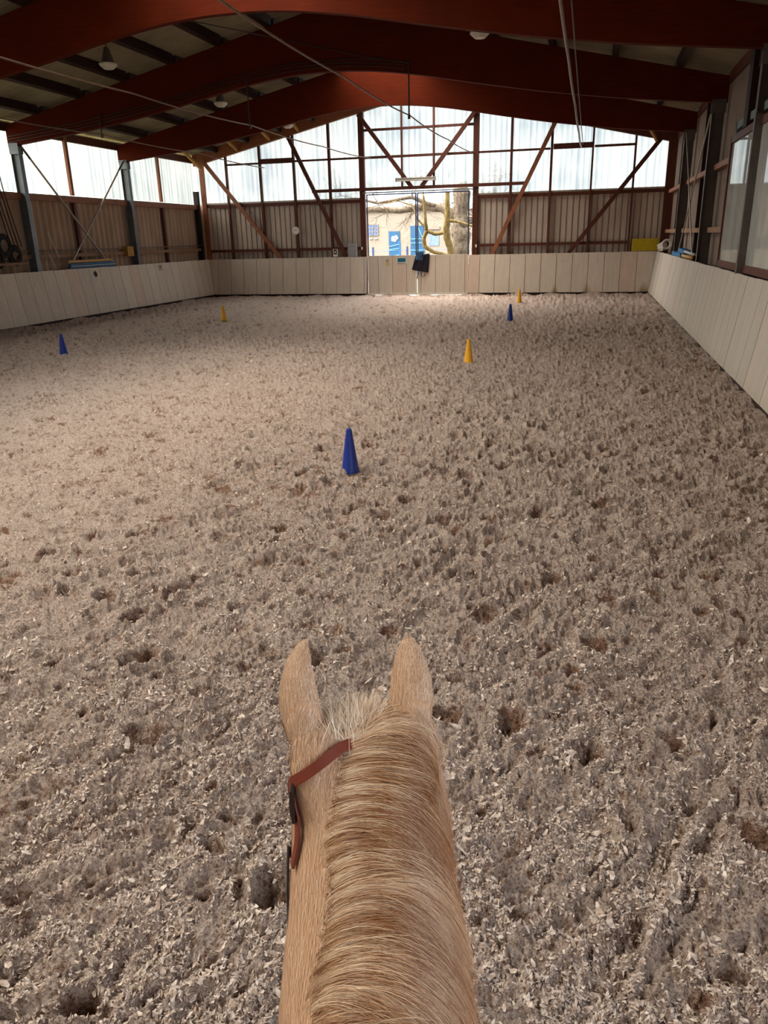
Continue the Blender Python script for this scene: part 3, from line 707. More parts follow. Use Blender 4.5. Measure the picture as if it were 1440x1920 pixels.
# hanging hoses and stored gear left of the middle column
for i in range(4):
    y = 21.95+i*0.16
    o = MB().tube([(-17.93, y-0.2, 5.3), (-17.95, y-0.05, 4.3), (-17.92, y+0.02, 3.9-0.1*(i % 2)), (-17.93, y+0.2, 3.1), (-17.93, y+0.35, 2.5)], 0.018, 6).build('hanging_hose', M_cable if i % 2 else M_purlin)
    tag(o, '%s of the dark hoses hanging left of the middle column' % ORD[i], 'hose', 'hanging hoses')
for i, (y, z, r) in enumerate(((22.0, 2.55, 0.34), (22.45, 2.25, 0.30), (21.6, 2.2, 0.32))):
    t_ = thing('coiled_hose', ['upper dark coil stored at the left edge behind the boards', 'dark coil resting beside the middle left column', 'lowest dark coil at the picture\'s left edge'][i], 'coil', (-17.98, y, z), 0, 'coils on the left wall')
    for k in range(3):
        rr = r-0.06*k
        MB().tube([(0.02*k, rr*math.cos(a), rr*math.sin(a)) for a in [2*PI*j/20 for j in range(21)]], 0.035, 6, False).build('loop', M_black, t_, smooth=True)
o = MB().box((-18.1, 21.2, 1.95), (-17.85, 22.9, 2.03)).build('shelf_board', M_rail); tag(o, 'low shelf board under the dark coils on the left', 'shelf')
for i, (y0_, z0_, y1_, z1_) in enumerate(((24.1, 2.95, 24.45, 2.1), (23.95, 2.3, 24.2, 1.75))):
    o = MB().tube([(-17.85, y0_, z0_), (-17.8, y1_, z1_)], 0.012, 6).build('leaning_stick', M_white); tag(o, ['upper', 'lower'][i]+' thin pale stick leaning right of the middle left column', 'stick')
# jump poles lying on cups behind the left boards
def pole(x, z, y0, y1, colA, colB, lab):
    o = MB().tube([(x, y0, z), (x, y1, z)], colB, 14).build('jump_pole', colA); tag(o, lab, 'pole', 'jump poles on the left boards')
M_py = simple('pole_orange', rgb(196, 150, 86), 0.5, 0.08); M_pb = simple('pole_blue', rgb(46, 105, 150), 0.5, 0.08); M_pw = simple('pole_white', rgb(190, 190, 190), 0.5, 0.05); M_pn = simple('pole_navy', rgb(30, 50, 90), 0.5, 0.05)
pole(-17.86, 1.96, 24.95, 27.65, M_py, 0.05, 'orange wooden jump pole, topmost on the left boards')
pole(-17.86, 1.86, 25.05, 27.75, M_pb, 0.042, 'plain blue jump pole under the orange one')
pole(-17.80, 1.805, 25.05, 27.78, M_pw, 0.018, 'thin pale blue-white pole between two blue jump poles')
pole(-17.86, 1.755, 25.0, 27.8, M_pb, 0.042, 'lowest blue jump pole resting on the left board edge')
o = MB().bar((-17.93, 25.6, 1.70), (-17.93, 25.6, 2.05), 0.04, 0.02).bar((-17.93, 27.2, 1.70), (-17.93, 27.2, 2.05), 0.04, 0.02).build('pole_bracket', M_darksteel); tag(o, 'steel brackets holding the jump poles behind the left boards', 'bracket')

# ------------------------------------------------------------------ right wall: timber, gallery windows
for k in range(3):
    y1 = 36.0-6.3*k-0.15; y0 = max(36.0-6.3*(k+1)+0.15, 20.0)
    for z, zn in ((4.02, 'upper'), (2.5, 'low')):
        o = MB().box((3.02, y0, z-0.06), (3.20, y1, z+0.07)).build('wall_rail', M_brace if zn == 'upper' else M_rail); tag(o, '%s timber rail of the right wall, %s bay from the end wall' % (zn, ORD[k]), 'rail', 'right wall rails')
    if k < 2:
        o = MB().bar((3.14, (y0+y1)/2-0.1, 0), (3.14, (y0+y1)/2-0.1, 6.0), 0.12, 0.12, (0, 1, 0)).build('wall_stud', M_purlin); tag(o, 'dark stud on the right wall, %s bay from the end wall' % ORD[k], 'stud', 'right wall studs')
o = MB().box((2.90, 18.35, 4.45), (3.18, 18.75, 6.15)).build('wall_stud', M_purlin); tag(o, 'dark timber stud standing on the near gallery window', 'stud', 'right wall studs')
for (a, b, lb) in (((2.86, 29.4, 5.5), (2.86, 24.4, 1.75), 'far'), ((2.88, 23.7, 5.5), (2.88, 28.6, 1.75), 'middle')):
    o = MB().tube([a, b], 0.02, 8).build('bracing_rod', M_galv); tag(o, 'pale bracing rod descending from the %s right column head' % lb, 'rod')
def gl():
    t = NT('gallery_glass'); fr = t.n('ShaderNodeFresnel'); fr.inputs[0].default_value = 1.5
    g = t.n('ShaderNodeBsdfGlossy'); g.inputs['Roughness'].default_value = 0.015; g.inputs['Color'].default_value = (0.92, 0.95, 0.95, 1)
    tr = t.n('ShaderNodeBsdfTransparent'); tr.inputs[0].default_value = (0.72, 0.76, 0.76, 1)
    df = t.n('ShaderNodeBsdfDiffuse'); df.inputs[0].default_value = (0.72, 0.74, 0.73, 1)
    dm = t.n('ShaderNodeMixShader'); t.l(t.ramp(t.noise((1, 1, 0.4), 2.0, 5), [(0.35, (0.55, 0.55, 0.55, 1)), (0.7, (0.8, 0.8, 0.8, 1))]), dm.inputs[0]); t.l(tr.outputs[0], dm.inputs[1]); t.l(df.outputs[0], dm.inputs[2])  # whitish haze of the panes painted in as a diffuse layer
    ms = t.n('ShaderNodeMixShader'); t.l(fr.outputs[0], ms.inputs[0]); t.l(dm.outputs[0], ms.inputs[1]); t.l(g.outputs[0], ms.inputs[2]); t.l(ms.outputs[0], t.out.inputs[0]); return t.m
M_glass = gl()
gw = 0
XG = 2.85
edges = [19.80, 16.62, 13.4, 10.2, 7.0, 3.8]
for y1, y0 in zip(edges, edges[1:]):
    wn_ += 1; gw += 1
    a, b = y0+0.06, y1
    root = MB().box((XG, a, 1.72), (XG+0.10, b, 1.86)).box((XG, a, 4.26), (XG+0.10, b, 4.40)).box((XG, a, 1.72), (XG+0.10, a+0.09, 4.40)).box((XG, b-0.09, 1.72), (XG+0.10, b, 4.40)).build('window_%d' % wn_, M_frame, bevel=0.005)
    struct(root)
    MB().box((XG+0.04, a+0.08, 1.85), (XG+0.052, (a+b)/2-0.004, 4.27)).build('glass_pane', M_glass, root); MB().box((XG+0.04, (a+b)/2+0.004, 1.85), (XG+0.052, b-0.08, 4.27)).build('glass_pane', M_glass, root)
    o = MB().box((XG-0.10, a-0.16, 1.70), (XG+0.05, a-0.02, 4.45)).build('mullion_post', M_darksteel); tag(o, 'dark post beside the %s gallery window from the end wall' % ORD[gw-1], 'post', 'gallery window posts')
M_gal = simple('gallery_plaster', rgb(120, 132, 136), 0.8, 0.1)
g_ = MB().box((5.9, 3.0, 1.5), (6.0, 20.0, 4.7)).box((2.96, 19.9, 1.5), (6.0, 20.0, 4.7)).box((2.96, 3.0, 1.5), (6.0, 3.1, 4.7)).box((2.96, 3.0, 1.5), (6.0, 20.0, 1.6)).box((2.96, 3.0, 4.55), (6.0, 20.0, 4.7))
struct(g_.build('wall_gallery', M_gal))
struct(MB().box((2.76, YR, 1.52), (3.25, YB, 1.62)).build('trim_1', M_darksteel))   # ledge behind the right boards
struct(MB().box((-18.25, YR, 1.60), (-17.76, 35.8, 1.70)).build('trim_2', M_rail))

# yellow board, sack, blue cushions, poles on the right ledge
o = MB().box((1.74, 35.80, 1.74), (2.80, 35.86, 2.23)).build('panel_board', simple('yellow_paint', (0.45, 0.33, 0.004, 1), 0.6, 0.1)); o.rotation_euler = (0, 0, 0); tag(o, 'yellow rectangular board propped on the right end of the end-wall boards', 'board')
def blob(name, label, cat, loc, sx, sy, sz, mat, seed):
    bm = bmesh.new(); bmesh.ops.create_icosphere(bm, subdivisions=4, radius=1.0); r_ = random.Random(seed)
    from mathutils import noise as mn
    for v in bm.verts:
        n_ = mn.noise(v.co*1.7+Vector((seed, 0, 0)))*0.35+mn.noise(v.co*5+Vector((0, seed, 0)))*0.12
        c = v.co*(1+n_); v.co = Vector((c.x*sx, c.y*sy, max(c.z, -0.75)*sz))
    me = bpy.data.meshes.new(name); bm.to_mesh(me); bm.free(); me.polygons.foreach_set('use_smooth', [True]*len(me.polygons)); me.materials.append(mat)
    o = bpy.data.objects.new(name, me); COL.objects.link(o); o.location = loc; return tag(o, label, cat)
sk = blob('plastic_sack', 'crumpled off-white sack with a hose coil in the right back corner', 'sack', (2.84, 34.3, 1.90), 0.20, 0.5, 0.20, simple('sack_plastic', rgb(188, 180, 172), 0.55, 0.1), 3)
t_ = thing('hose_coil', 'grey hose coil leaning on the off-white sack', 'hose', (2.88, 32.9, 2.03))
for k in range(3): MB().tube([(0.17*math.cos(a)*(1-0.12*k), 0.1*k-0.1+0.25*math.cos(a)*0, 0.17*math.sin(a)*(1-0.12*k)) for a in [2*PI*j/20 for j in range(21)]], 0.022, 6, False).build('loop', M_grey if k % 2 else M_white, t_, smooth=True)
M_blue = simple('blue_foam', rgb(12, 105, 160), 0.55, 0.08)
for i, (y, z, sx, lb) in enumerate(((27.6, 1.78, 0, 'lower blue foam pad on the right ledge'), (26.9, 1.90, 0.02, 'upper blue foam pad stacked on the right ledge'), (28.6, 1.76, 0.0, 'far blue foam pad on the right ledge near the corner'))):
    o = MB().box((-0.10, -0.75+0.2*i, -0.06), (0.12, 0.75-0.1*i, 0.06)).build('foam_pad', M_blue, bevel=0.02); o.location = (2.87+sx, y, z+0.0); o.rotation_euler = (0.04*i, 0, 0.03*i); tag(o, lb, 'pad', 'blue foam pads')
pw = MB().tube([(2.88, 24.1, 1.86), (2.84, 26.2, 1.90)], 0.04, 12).build('jump_pole', M_pw, smooth=True); tag(pw, 'white jump pole end lying on the right ledge beside blue pads', 'pole')
pw = MB().tube([(2.80, 23.9, 1.78), (2.80, 26.4, 1.78)], 0.045, 12).build('jump_pole', M_py, smooth=True); tag(pw, 'orange jump pole end lying on the right ledge below the white one', 'pole')

# ------------------------------------------------------------------ pipes of the sprinkler, drops, cables
def sag(p, q, s, n=16):
    p = Vector(p); q = Vector(q); return [p.lerp(q, i/n)-Vector((0, 0, s*4*(i/n)*(1-i/n))) for i in range(n+1)]
pipes = [(-14.67, 36, 5.66, -14.85, 'leftmost', (23.35,)), (-9.61, 36, 5.84, -10.30, 'second from the left', (23.35,)), (-5.05, 36, 5.85, -5.10, 'central', (23.35,)), (-0.57, 36, 5.85, -0.62, 'rightmost', ())]
for x1, y1, z1, x0, lb, drops in pipes:
    t_ = thing('sprinkler_pipe', 'thin sprinkler pipe hung lengthwise under the roof beams, %s of four' % lb, 'pipe', (0, 0, 0), 0, 'sprinkler pipes')
    P = [Vector((x0, YR+0.5, 5.55))]
    ys = [-1.85, 4.45, 10.75, 17.05, 23.35, 29.65]
    for a, y in enumerate(ys):
        f = (y-YR)/(y1-YR); P.append(Vector((x0+(x1-x0)*f, y, 5.62 if y < 23 else 5.70 if y < 29 else 5.72)))
    P.append(Vector((x1, y1, z1)))
    path = []
    for a, b in zip(P, P[1:]): path += sag(a, b, 0.05, 6)[:-1]
    path.append(P[-1]); MB().tube(path, 0.019 if lb != 'rightmost' else 0.030, 8).build('pipe', M_pipe, t_, smooth=True)
    for y in drops:
        f = (y-YR)/(y1-YR); xx = x0+(x1-x0)*f
        MB().tube([(xx, y-0.13, beam_bottom(xx)+0.35), (xx, y-0.13, 5.66)], 0.022, 6).box((xx-0.03, y-0.16, 5.60), (xx+0.03, y-0.10, 5.72)).build('drop_rod', M_cable, t_)
o = MB().tube(sag((-0.45, 8.0, 5.65), (-0.50, 35.9, 5.95), 0.10), 0.014, 6).build('hanging_rope', M_cable); tag(o, 'thin rope running beside the rightmost sprinkler pipe', 'rope')
o = MB().tube([(-5.0, 23.22, 6.95), (-6.3, 23.22, 7.2), (-8.5, 23.2, 7.75), (-8.8, 17.2, 7.0)], 0.014, 6).build('roof_cable', M_cable); tag(o, 'thin dark cable slung across the face of the middle beam', 'cable')
for k in range(3):
    pts = []
    for i in range(40):
        x = -18.1+12.9*i/39; pts.append((x, 23.35-0.115, beam_bottom(x)+0.10+0.085*k))
    o = MB().tube(pts, 0.014, 6).build('conduit', M_cable); tag(o, '%s cable conduit following the lower edge of the middle beam' % ['lowest', 'middle', 'highest'][k], 'conduit', 'conduits on the middle beam')

# high-bay lamps
def hall_lamp(x, y, z, lab, roofz):
    t_ = thing('hall_lamp', lab, 'lamp', (x, y, z), 0, 'hall lamps')
    MB().lathe([(0.0, 0.0), (0.13, 0.01), (0.235, 0.10), (0.24, 0.13), (0.17, 0.15)], 8).build('diffuser', M_lampglass, t_)
    MB().lathe([(0.17, 0.12), (0.14, 0.25), (0.085, 0.42), (0.06, 0.50), (0, 0.51)], 12).build('housing', M_darksteel, t_)
    MB().tube([(0, 0, 0.5), (0.02, 0, roofz-z)], 0.018, 6).build('hanger', M_cable, t_); return t_
M_lampglass = simple('milky_lamp_glass', rgb(205, 200, 190), 0.35, 0.05)
for x, y, z, lb in ((-12.36, 20.2, 6.78, 'nearest hall lamp with faceted white glass, left of the ridge'), (-12.2, 26.5, 6.74, 'middle hall lamp left of the ridge, behind the middle beam'),
                    (-12.25, 32.9, 6.82, 'farthest hall lamp, small, before the left gable'), (-2.72, 20.2, 6.76, 'nearest hall lamp right of the ridge'), (-2.65, 26.4, 6.72, 'small hall lamp peeping below the middle beam on the right')):
    hall_lamp(x, y, z, lb, roof_top(x)+0.1)

# ------------------------------------------------------------------ cones
M_cb = simple('blue_plastic', (0.001, 0.026, 0.27, 1), 0.38, 0.08, (1, 1, 1), 5, 0, 0, 0.004, 0.5); M_cy = simple('yellow_plastic', (0.80, 0.40, 0.018, 1), 0.42, 0.08, (1, 1, 1), 5)
def cone(x, y, mat, lab):
    aa = np.arange(12)*PI/6; z = float(relief(x+0.10*np.cos(aa), y+0.10*np.sin(aa)).mean())
    t_ = thing('marker_cone', lab, 'cone', (x, y, z-0.005), random.uniform(0, 3), 'marker cones')
    H_ = 0.50
    MB().lathe([(0.100, 0.0), (0.102, 0.012), (0.097, 0.025), (0.035, H_-0.035), (0.031, H_-0.012), (0.027, H_-0.004), (0.020, H_), (0.017, H_-0.004), (0.015, H_-0.05), (0.085, 0.02), (0.09, 0.0), (0.100, 0.0)], 40).build('body', mat, t_, smooth=True)
    mb = MB()
    for k in range(4):
        a = PI/4+k*PI/2; mb.box((-0.02, -0.02, 0), (0.02, 0.02, 0.012)) if False else mb.add([(0.08*math.cos(a-0.25), 0.08*math.sin(a-0.25), 0), (0.118*math.cos(a-0.12), 0.118*math.sin(a-0.12), 0), (0.118*math.cos(a+0.12), 0.118*math.sin(a+0.12), 0), (0.08*math.cos(a+0.25), 0.08*math.sin(a+0.25), 0),
                (0.08*math.cos(a-0.25), 0.08*math.sin(a-0.25), 0.012), (0.118*math.cos(a-0.12), 0.118*math.sin(a-0.12), 0.008), (0.118*math.cos(a+0.12), 0.118*math.sin(a+0.12), 0.008), (0.08*math.cos(a+0.25), 0.08*math.sin(a+0.25), 0.012)],
               [(0,3,2,1),(4,5,6,7),(0,1,5,4),(1,2,6,5),(2,3,7,6),(3,0,4,7)])
    mb.build('foot', mat, t_)
cone(-2.48, 8.03, M_cb, 'blue cone nearest the horse in the middle of the sand')
cone(-2.30, 16.1, M_cy, 'yellow cone standing beyond the nearest blue cone')
cone(-2.22, 24.4, M_cb, 'small dark blue cone behind the right-hand yellow cone')
cone(-2.50, 31.1, M_cy, 'tiny pale yellow cone closest to the end wall')
cone(-11.68, 24.2, M_cy, 'yellow cone on the left side of the arena')
cone(-12.20, 16.35, M_cb, 'blue cone on the left near the picture edge')

# jacket over the door
def jacket():
    t_ = thing('jacket', 'black and navy jacket hung over the middle of the doors', 'jacket', (-7.3, 35.66, 1.80))
    M_j = simple('black_fabric', (0.008, 0.006, 0.014, 1), 0.85, 0.4, (1, 1, 1), 12, 0, 0.5); M_l = simple('blue_lining', rgb(50, 82, 120), 0.7, 0.3, (1, 1, 1), 30)
    nx, nz = 14, 16; vs = []; fs = []
    for side in (0, 1):
        for j in range(nz+1):
            v = j/nz
            for i in range(nx+1):
                u = i/nx
                xl = -0.22+(-0.42+0.22)*v; xr_ = 0.40+(0.33-0.40)*v
                x = xl+(xr_-xl)*u; z = -(0.66+0.14*u)*v+0.02*math.sin(u*9)*(1-v)-0.02
                fold = 0.022*math.sin(u*14+v*3)+0.012*math.sin(u*31+2)
                y = (-0.035-fold-0.04*math.sin(PI*u)) if side == 0 else 0.0
                vs.append((x, y, z))
    W_ = nx+1
    for side in (0, 1):
        o_ = side*W_*(nz+1)
        for j in range(nz):
            for i in range(nx):
                q = (o_+j*W_+i, o_+j*W_+i+1, o_+(j+1)*W_+i+1, o_+(j+1)*W_+i); fs.append(q if side == 0 else q[::-1])
    o2 = W_*(nz+1)
    for j in range(nz):
        for i in (0, nx): fs.append((j*W_+i, (j+1)*W_+i, o2+(j+1)*W_+i, o2+j*W_+i))
    for i in range(nx):
        for j in (0, nz): fs.append((j*W_+i, j*W_+i+1, o2+j*W_+i+1, o2+j*W_+i))
    MB().add(vs, fs).build('body', M_j, t_, smooth=True)
    vs = []; fs = []
    for j in range(8):
        for i in range(7): vs.append((-0.20+0.34*i/6-0.03*j/7, -0.085-0.02*math.sin(i*1.7+j), 0.10-0.38*j/7+0.02*math.sin(i*2.2)))
    for j in range(7):
        for i in range(6): fs.append((j*7+i, j*7+i+1, (j+1)*7+i+1, (j+1)*7+i))
    o = MB().add(vs, fs).build('lining', M_l, t_, smooth=True); sd = o.modifiers.new('s', 'SOLIDIFY'); sd.thickness = 0.02
    MB().tube([(-0.14, -0.05, -0.70), (-0.13, -0.06, -0.85), (-0.16, -0.05, -0.95), (-0.19, -0.05, -1.04)], 0.014, 6).build('strap', M_black, t_)
    MB().tube([(0.03, -0.05, -0.78), (0.02, -0.06, -0.92), (0.07, -0.06, -1.0), (0.15, -0.06, -0.97), (0.18, -0.05, -0.84)], 0.014, 6).build('strap', M_black, t_)
jacket()

# ------------------------------------------------------------------ outside
struct(MB().box((-60, 36.6, -0.3), (40, 120, -0.12)).build('ground_outside', simple('pale_yard', (0.15, 0.14, 0.125, 1), 0.9, 0.1)))
struct(MB().box((-70, -40, -0.6), (60, 36.6, -0.35)).build('ground_around', simple('meadow', (0.20, 0.20, 0.12, 1), 0.9, 0.1)))
M_fac = simple('cream_render', (0.165, 0.147, 0.122, 1), 0.9, 0.08, (1, 1, 1), 0.8)
M_bd = simple('bright_blue_door_paint', (0.001, 0.048, 0.12, 1), 0.55, 0.15, (3, 1, 0.5), 2)
b_ = thing('building', 'cream outbuilding with blue doors seen through the open doorway', 'building', (-11, 52, 0))
MB().box((-9, 0, -0.1), (9, 7, 4.15)).build('wall', M_fac, b_)
MB().box((-9.3, -0.15, 4.12), (9.3, 7.2, 4.22)).build('roof', simple('pale_roof', (0.5, 0.47, 0.42, 1), 0.8, 0.1), b_)
def bdoor(x0, x1, z1, lines_):
    d = MB().box((x0-11*0, -0.05, 0.0), (x1, 0.02, z1)).build('door', M_bd, b_)
    for (xa, za, xb, zb) in lines_: MB().bar((xa, -0.07, za), (xb, -0.07, zb), 0.05, 0.03).build('batten', simple('pale_blue_paint', (0.07, 0.22, 0.33, 1), 0.5, 0.05), d)
bdoor(-1.79, -1.05, 2.9, [(-1.78, 1.95, -1.06, 2.1), (-1.78, 1.75, -1.06, 1.85), (-1.78, 1.3, -1.06, 1.45)])
MB().lathe([(0, 0), (0.10, 0), (0.10, 0.03), (0, 0.03)], 10, (0, 0, 0)).build('white_flower_mark', M_white, b_).location = (-1.50, -0.06, 2.50)
for dx_, dz_ in ((0.2, 0.07), (0.13, -0.16), (-0.02, -0.13), (0.27, -0.02)):
    o = MB().lathe([(0, 0), (0.085, 0), (0.085, 0.03), (0, 0.03)], 10).build('white_flower_mark', M_white, b_); o.location = (-1.50+dx_, -0.06, 2.50+dz_)
for o in b_.children:
    if o.name.startswith('white_flower'): o.rotation_euler = (PI/2, 0, 0)
bdoor(-0.33, 0.58, 3.2, [(-0.3, 2.4, 0.5, 2.4), (-0.3, 2.15, 0.5, 2.15), (-0.3, 1.7, 0.5, 1.7), (0.2, 3.1, 0.45, 2.5)])
wf = MB().box((-3.25, -0.03, 2.66), (-2.5, 0.02, 3.36)).build('window', simple('pane_blue', rgb(60, 90, 140), 0.3, 0.2), b_)
gr = MB()
for k in range(5): gr.box((-3.25+k*0.18, -0.06, 2.66), (-3.21+k*0.18, -0.03, 3.36))
for k in range(4): gr.box((-3.25, -0.06, 2.66+k*0.22), (-2.5, -0.03, 2.70+k*0.22))
gr.build('muntins', M_fac, wf)
wf = MB().box((0.9, -0.03, 1.95), (1.55, 0.02, 2.75)).build('window', simple('pane_pale', rgb(90, 110, 145), 0.3, 0.2), b_)
MB().box((0.85, -0.10, 2.95), (1.6, 0.0, 3.12)).build('lintel', simple('brown_lintel', rgb(120, 100, 90), 0.7, 0.1), wf)
MB().box((-3.1, -0.1, 2.45), (-2.9, 0, 2.5)).box((-2.75, -0.1, 2.45), (-2.55, 0, 2.5)).build('vent', M_grey, b_)
# posts and ropes before the building
M_bp = simple('blue_post_paint', rgb(20, 80, 140), 0.5, 0.1)
px_ = [-12.7, -10.4, -11.6+1.9]
for i, (x, h, mt_) in enumerate(((-12.55, 2.0, M_pn), (-10.9, 2.3, M_bp), (-10.45, 2.0, M_pn), (-5.75, 2.1, M_bp))):
    o = MB().box((x-0.05, 46.95, -0.12), (x+0.05, 47.05, h)).build('yard_post', mt_); tag(o, ['dark post left of the flowered blue door in the yard', 'bright blue post between the two blue doors in the yard', 'dark post before the wide blue door in the yard', 'blue post right of the tree trunk in the yard'][i], 'post', 'yard posts')
o = MB().tube([(-14.5, 47, 1.72), (-10.9, 47, 1.80), (-5, 47, 1.78)], 0.012, 6).build('yard_rope', M_bp); tag(o, 'thin rope strung along the yard posts outside', 'rope')

# trees
def skin_tree(name, label, edges_, mat, seed, twigs=0, tw_r=0.012):
    """edges_: list of polylines of (x,y,z,r)"""
    root = thing(name, label, 'tree', (edges_[0][0][0], edges_[0][0][1], 0)); ox = Vector((edges_[0][0][0], edges_[0][0][1], 0))
    r_ = random.Random(seed); mb = MB()
    for pl in edges_:
        pts = []; rs = []
        for (a, b) in zip(pl, pl[1:]):
            for k in range(5):
                f = k/5; p = Vector(a[:3]).lerp(Vector(b[:3]), f); j = 0.12*(a[3]+b[3])*0.5
                pts.append(p-ox+Vector((r_.uniform(-j, j), r_.uniform(-j, j), r_.uniform(-j, j)))); rs.append((a[3]+(b[3]-a[3])*f)*r_.uniform(0.93, 1.07))
        pts.append(Vector(pl[-1][:3])-ox); rs.append(pl[-1][3])
        mb.tube(pts, rs, 14)
    mb.build('trunk', mat, root, smooth=True)
    if twigs:
        tb = MB()
        def grow(p, d, L, r, depth):
            if depth == 0: return
            q = [p]; dd = d.copy()
            for k in range(4):
                dd = (dd+Vector((r_.uniform(-.35, .35), r_.uniform(-.3, .3), r_.uniform(-.35, .35)))).normalized(); q.append(q[-1]+dd*L/4)
            tb.tube(q, [r, r*0.85, r*0.7, r*0.5, r*0.3], 5)
            for k in (2, 3, 4):
                nd = (dd+Vector((r_.uniform(-1, 1), r_.uniform(-.6, .6), r_.uniform(-.9, .9)))).normalized(); grow(q[k], nd, L*0.62, r*0.55, depth-1)
        for k in range(twigs):
            pl = r_.choice(edges_[1:]); i = r_.randrange(1, len(pl)); a = Vector(pl[i][:3])-ox
            grow(a, Vector((r_.uniform(-1, 0.6), r_.uniform(-.5, .5), r_.uniform(-.5, .8))).normalized(), r_.uniform(0.7, 1.5), tw_r, 3)
        tw = tb.build('twigs', M_twig, root); tag(tw, None, None, None, 'stuff')
    return root
def bark(name, c1, c2, sc):
    t = NT(name); a = t.noise((1, 1, 0.5), sc, 6, 0.7); b = t.noise((1, 1, 1), sc*0.35, 3)
    c = t.ramp(a, [(0.35, c1), (0.62, c2)]); t.bsdf(c, 0.9, 0, t.bump(a, 0.6, 0.04), 0.2); return t.m
M_bark = bark('grey_bark', (0.04, 0.03, 0.022, 1), (0.125, 0.105, 0.08, 1), 7)
M_lichen = bark('lichen_bark', (0.05, 0.032, 0.015, 1), (0.16, 0.125, 0.04, 1), 7)
M_twig = simple('twig_bark', (0.06, 0.042, 0.02, 1), 0.9, 0.3)
skin_tree('tree', 'thick grey old tree trunk outside, right side of the doorway',
    [[(-6.66, 43, -0.1, 0.62), (-6.68, 43, 1.5, 0.46), (-6.62, 43, 2.6, 0.50), (-6.70, 43, 3.4, 0.40), (-6.62, 43, 4.6, 0.44), (-6.7, 43, 5.0, 0.40)],
     [(-6.75, 43, 3.2, 0.26), (-7.5, 43.0, 3.9, 0.25), (-8.6, 43.2, 4.05, 0.20), (-10.0, 43.5, 3.9, 0.17), (-12.5, 43.5, 4.0, 0.13), (-14.5, 44, 4.1, 0.08)],
     [(-6.5, 43, 2.9, 0.15), (-5.9, 43, 3.4, 0.12), (-5.2, 43, 4.2, 0.10), (-4.8, 43, 4.7, 0.08)],
     [(-8.0, 43.0, 4.0, 0.12), (-9.2, 42.6, 4.5, 0.10), (-11.0, 42.4, 4.25, 0.07), (-13.0, 42.2, 4.7, 0.04)]], M_bark, 5, 60, 0.026)
skin_tree('tree', 'yellow lichen-covered young tree in front of the thick trunk outside',
    [[(-6.55, 40.5, -0.1, 0.20), (-6.66, 40.5, 1.5, 0.18), (-6.92, 40.5, 2.3, 0.17), (-7.00, 40.5, 2.75, 0.18), (-6.93, 40.5, 3.4, 0.15), (-6.95, 40.5, 4.6, 0.12)],
     [(-6.98, 40.5, 2.70, 0.10), (-7.55, 40.5, 2.62, 0.09), (-8.00, 40.5, 2.80, 0.09), (-8.02, 40.4, 3.1, 0.08), (-8.15, 40.4, 4.6, 0.05)],
     [(-8.00, 40.5, 2.78, 0.10), (-8.15, 40.5, 2.4, 0.10), (-8.10, 40.5, 2.05, 0.10), (-7.7, 40.5, 1.80, 0.09), (-7.1, 40.5, 1.64, 0.10), (-6.6, 40.5, 1.35, 0.10)],
     [(-6.90, 40.5, 3.25, 0.08), (-6.4, 40.4, 3.18, 0.06), (-5.6, 40.3, 2.95, 0.05), (-5.0, 40.3, 2.7, 0.03)],
     [(-8.05, 40.5, 2.95, 0.06), (-8.5, 40.5, 3.4, 0.04), (-8.7, 40.6, 4.0, 0.03), (-9.5, 40.7, 4.25, 0.03), (-11.0, 40.9, 4.0, 0.02)]], M_lichen, 8, 20, 0.013)

# ------------------------------------------------------------------ the horse
TH = math.radians(15.6)
HF = Vector((-math.sin(TH), math.cos(TH), 0)); HR = Vector((math.cos(TH), math.sin(TH), 0))
HM = Matrix((HR, HF, Vector((0, 0, 1)))).transposed().to_4x4()      # local x right, y forward
def loft(mb, secs, n=28):
    """secs: centre (x,y,z), up vector (y,z), half width, half height up, half height down, exponent"""
    vs = []; fs = []
    for (c, up, w, hu, hd, ex) in secs:
        upv = Vector((0, up[0], up[1])).normalized(); c = Vector(c)
        for k in range(n):
            a = 2*PI*k/n; s_, c_ = math.sin(a), math.cos(a)
            sx = math.copysign(abs(s_)**ex, s_); cz = math.copysign(abs(c_)**ex, c_)
            vs.append(c+Vector((sx*w, 0, 0))+upv*(cz*(hu if cz > 0 else hd)))
    for i in range(len(secs)-1):
        for k in range(n):
            k2 = (k+1) % n; fs.append((i*n+k, i*n+k2, (i+1)*n+k2, (i+1)*n+k))
    fs.append(tuple(range(n))[::-1]); fs.append(tuple((len(secs)-1)*n+k for k in range(n)))
    mb.add(vs, fs)
def smooth_secs(secs, sub=4):
    out_ = []
    def cr_(p0, p1, p2, p3, t): return 0.5*((2*p1)+(-p0+p2)*t+(2*p0-5*p1+4*p2-p3)*t*t+(-p0+3*p1-3*p2+p3)*t**3)
    A = [np.array([*s[0], *s[1], *s[2:]], float) for s in secs]; A = [A[0]]+A+[A[-1]]
    for i in range(1, len(A)-2):
        for k in range(sub):
            q = cr_(A[i-1], A[i], A[i+1], A[i+2], k/sub); out_.append((tuple(q[:3]), tuple(q[3:5]), q[5], q[6], q[7], q[8]))
    q = A[-2]; out_.append((tuple(q[:3]), tuple(q[3:5]), q[5], q[6], q[7], q[8])); return out_
CX = -0.022
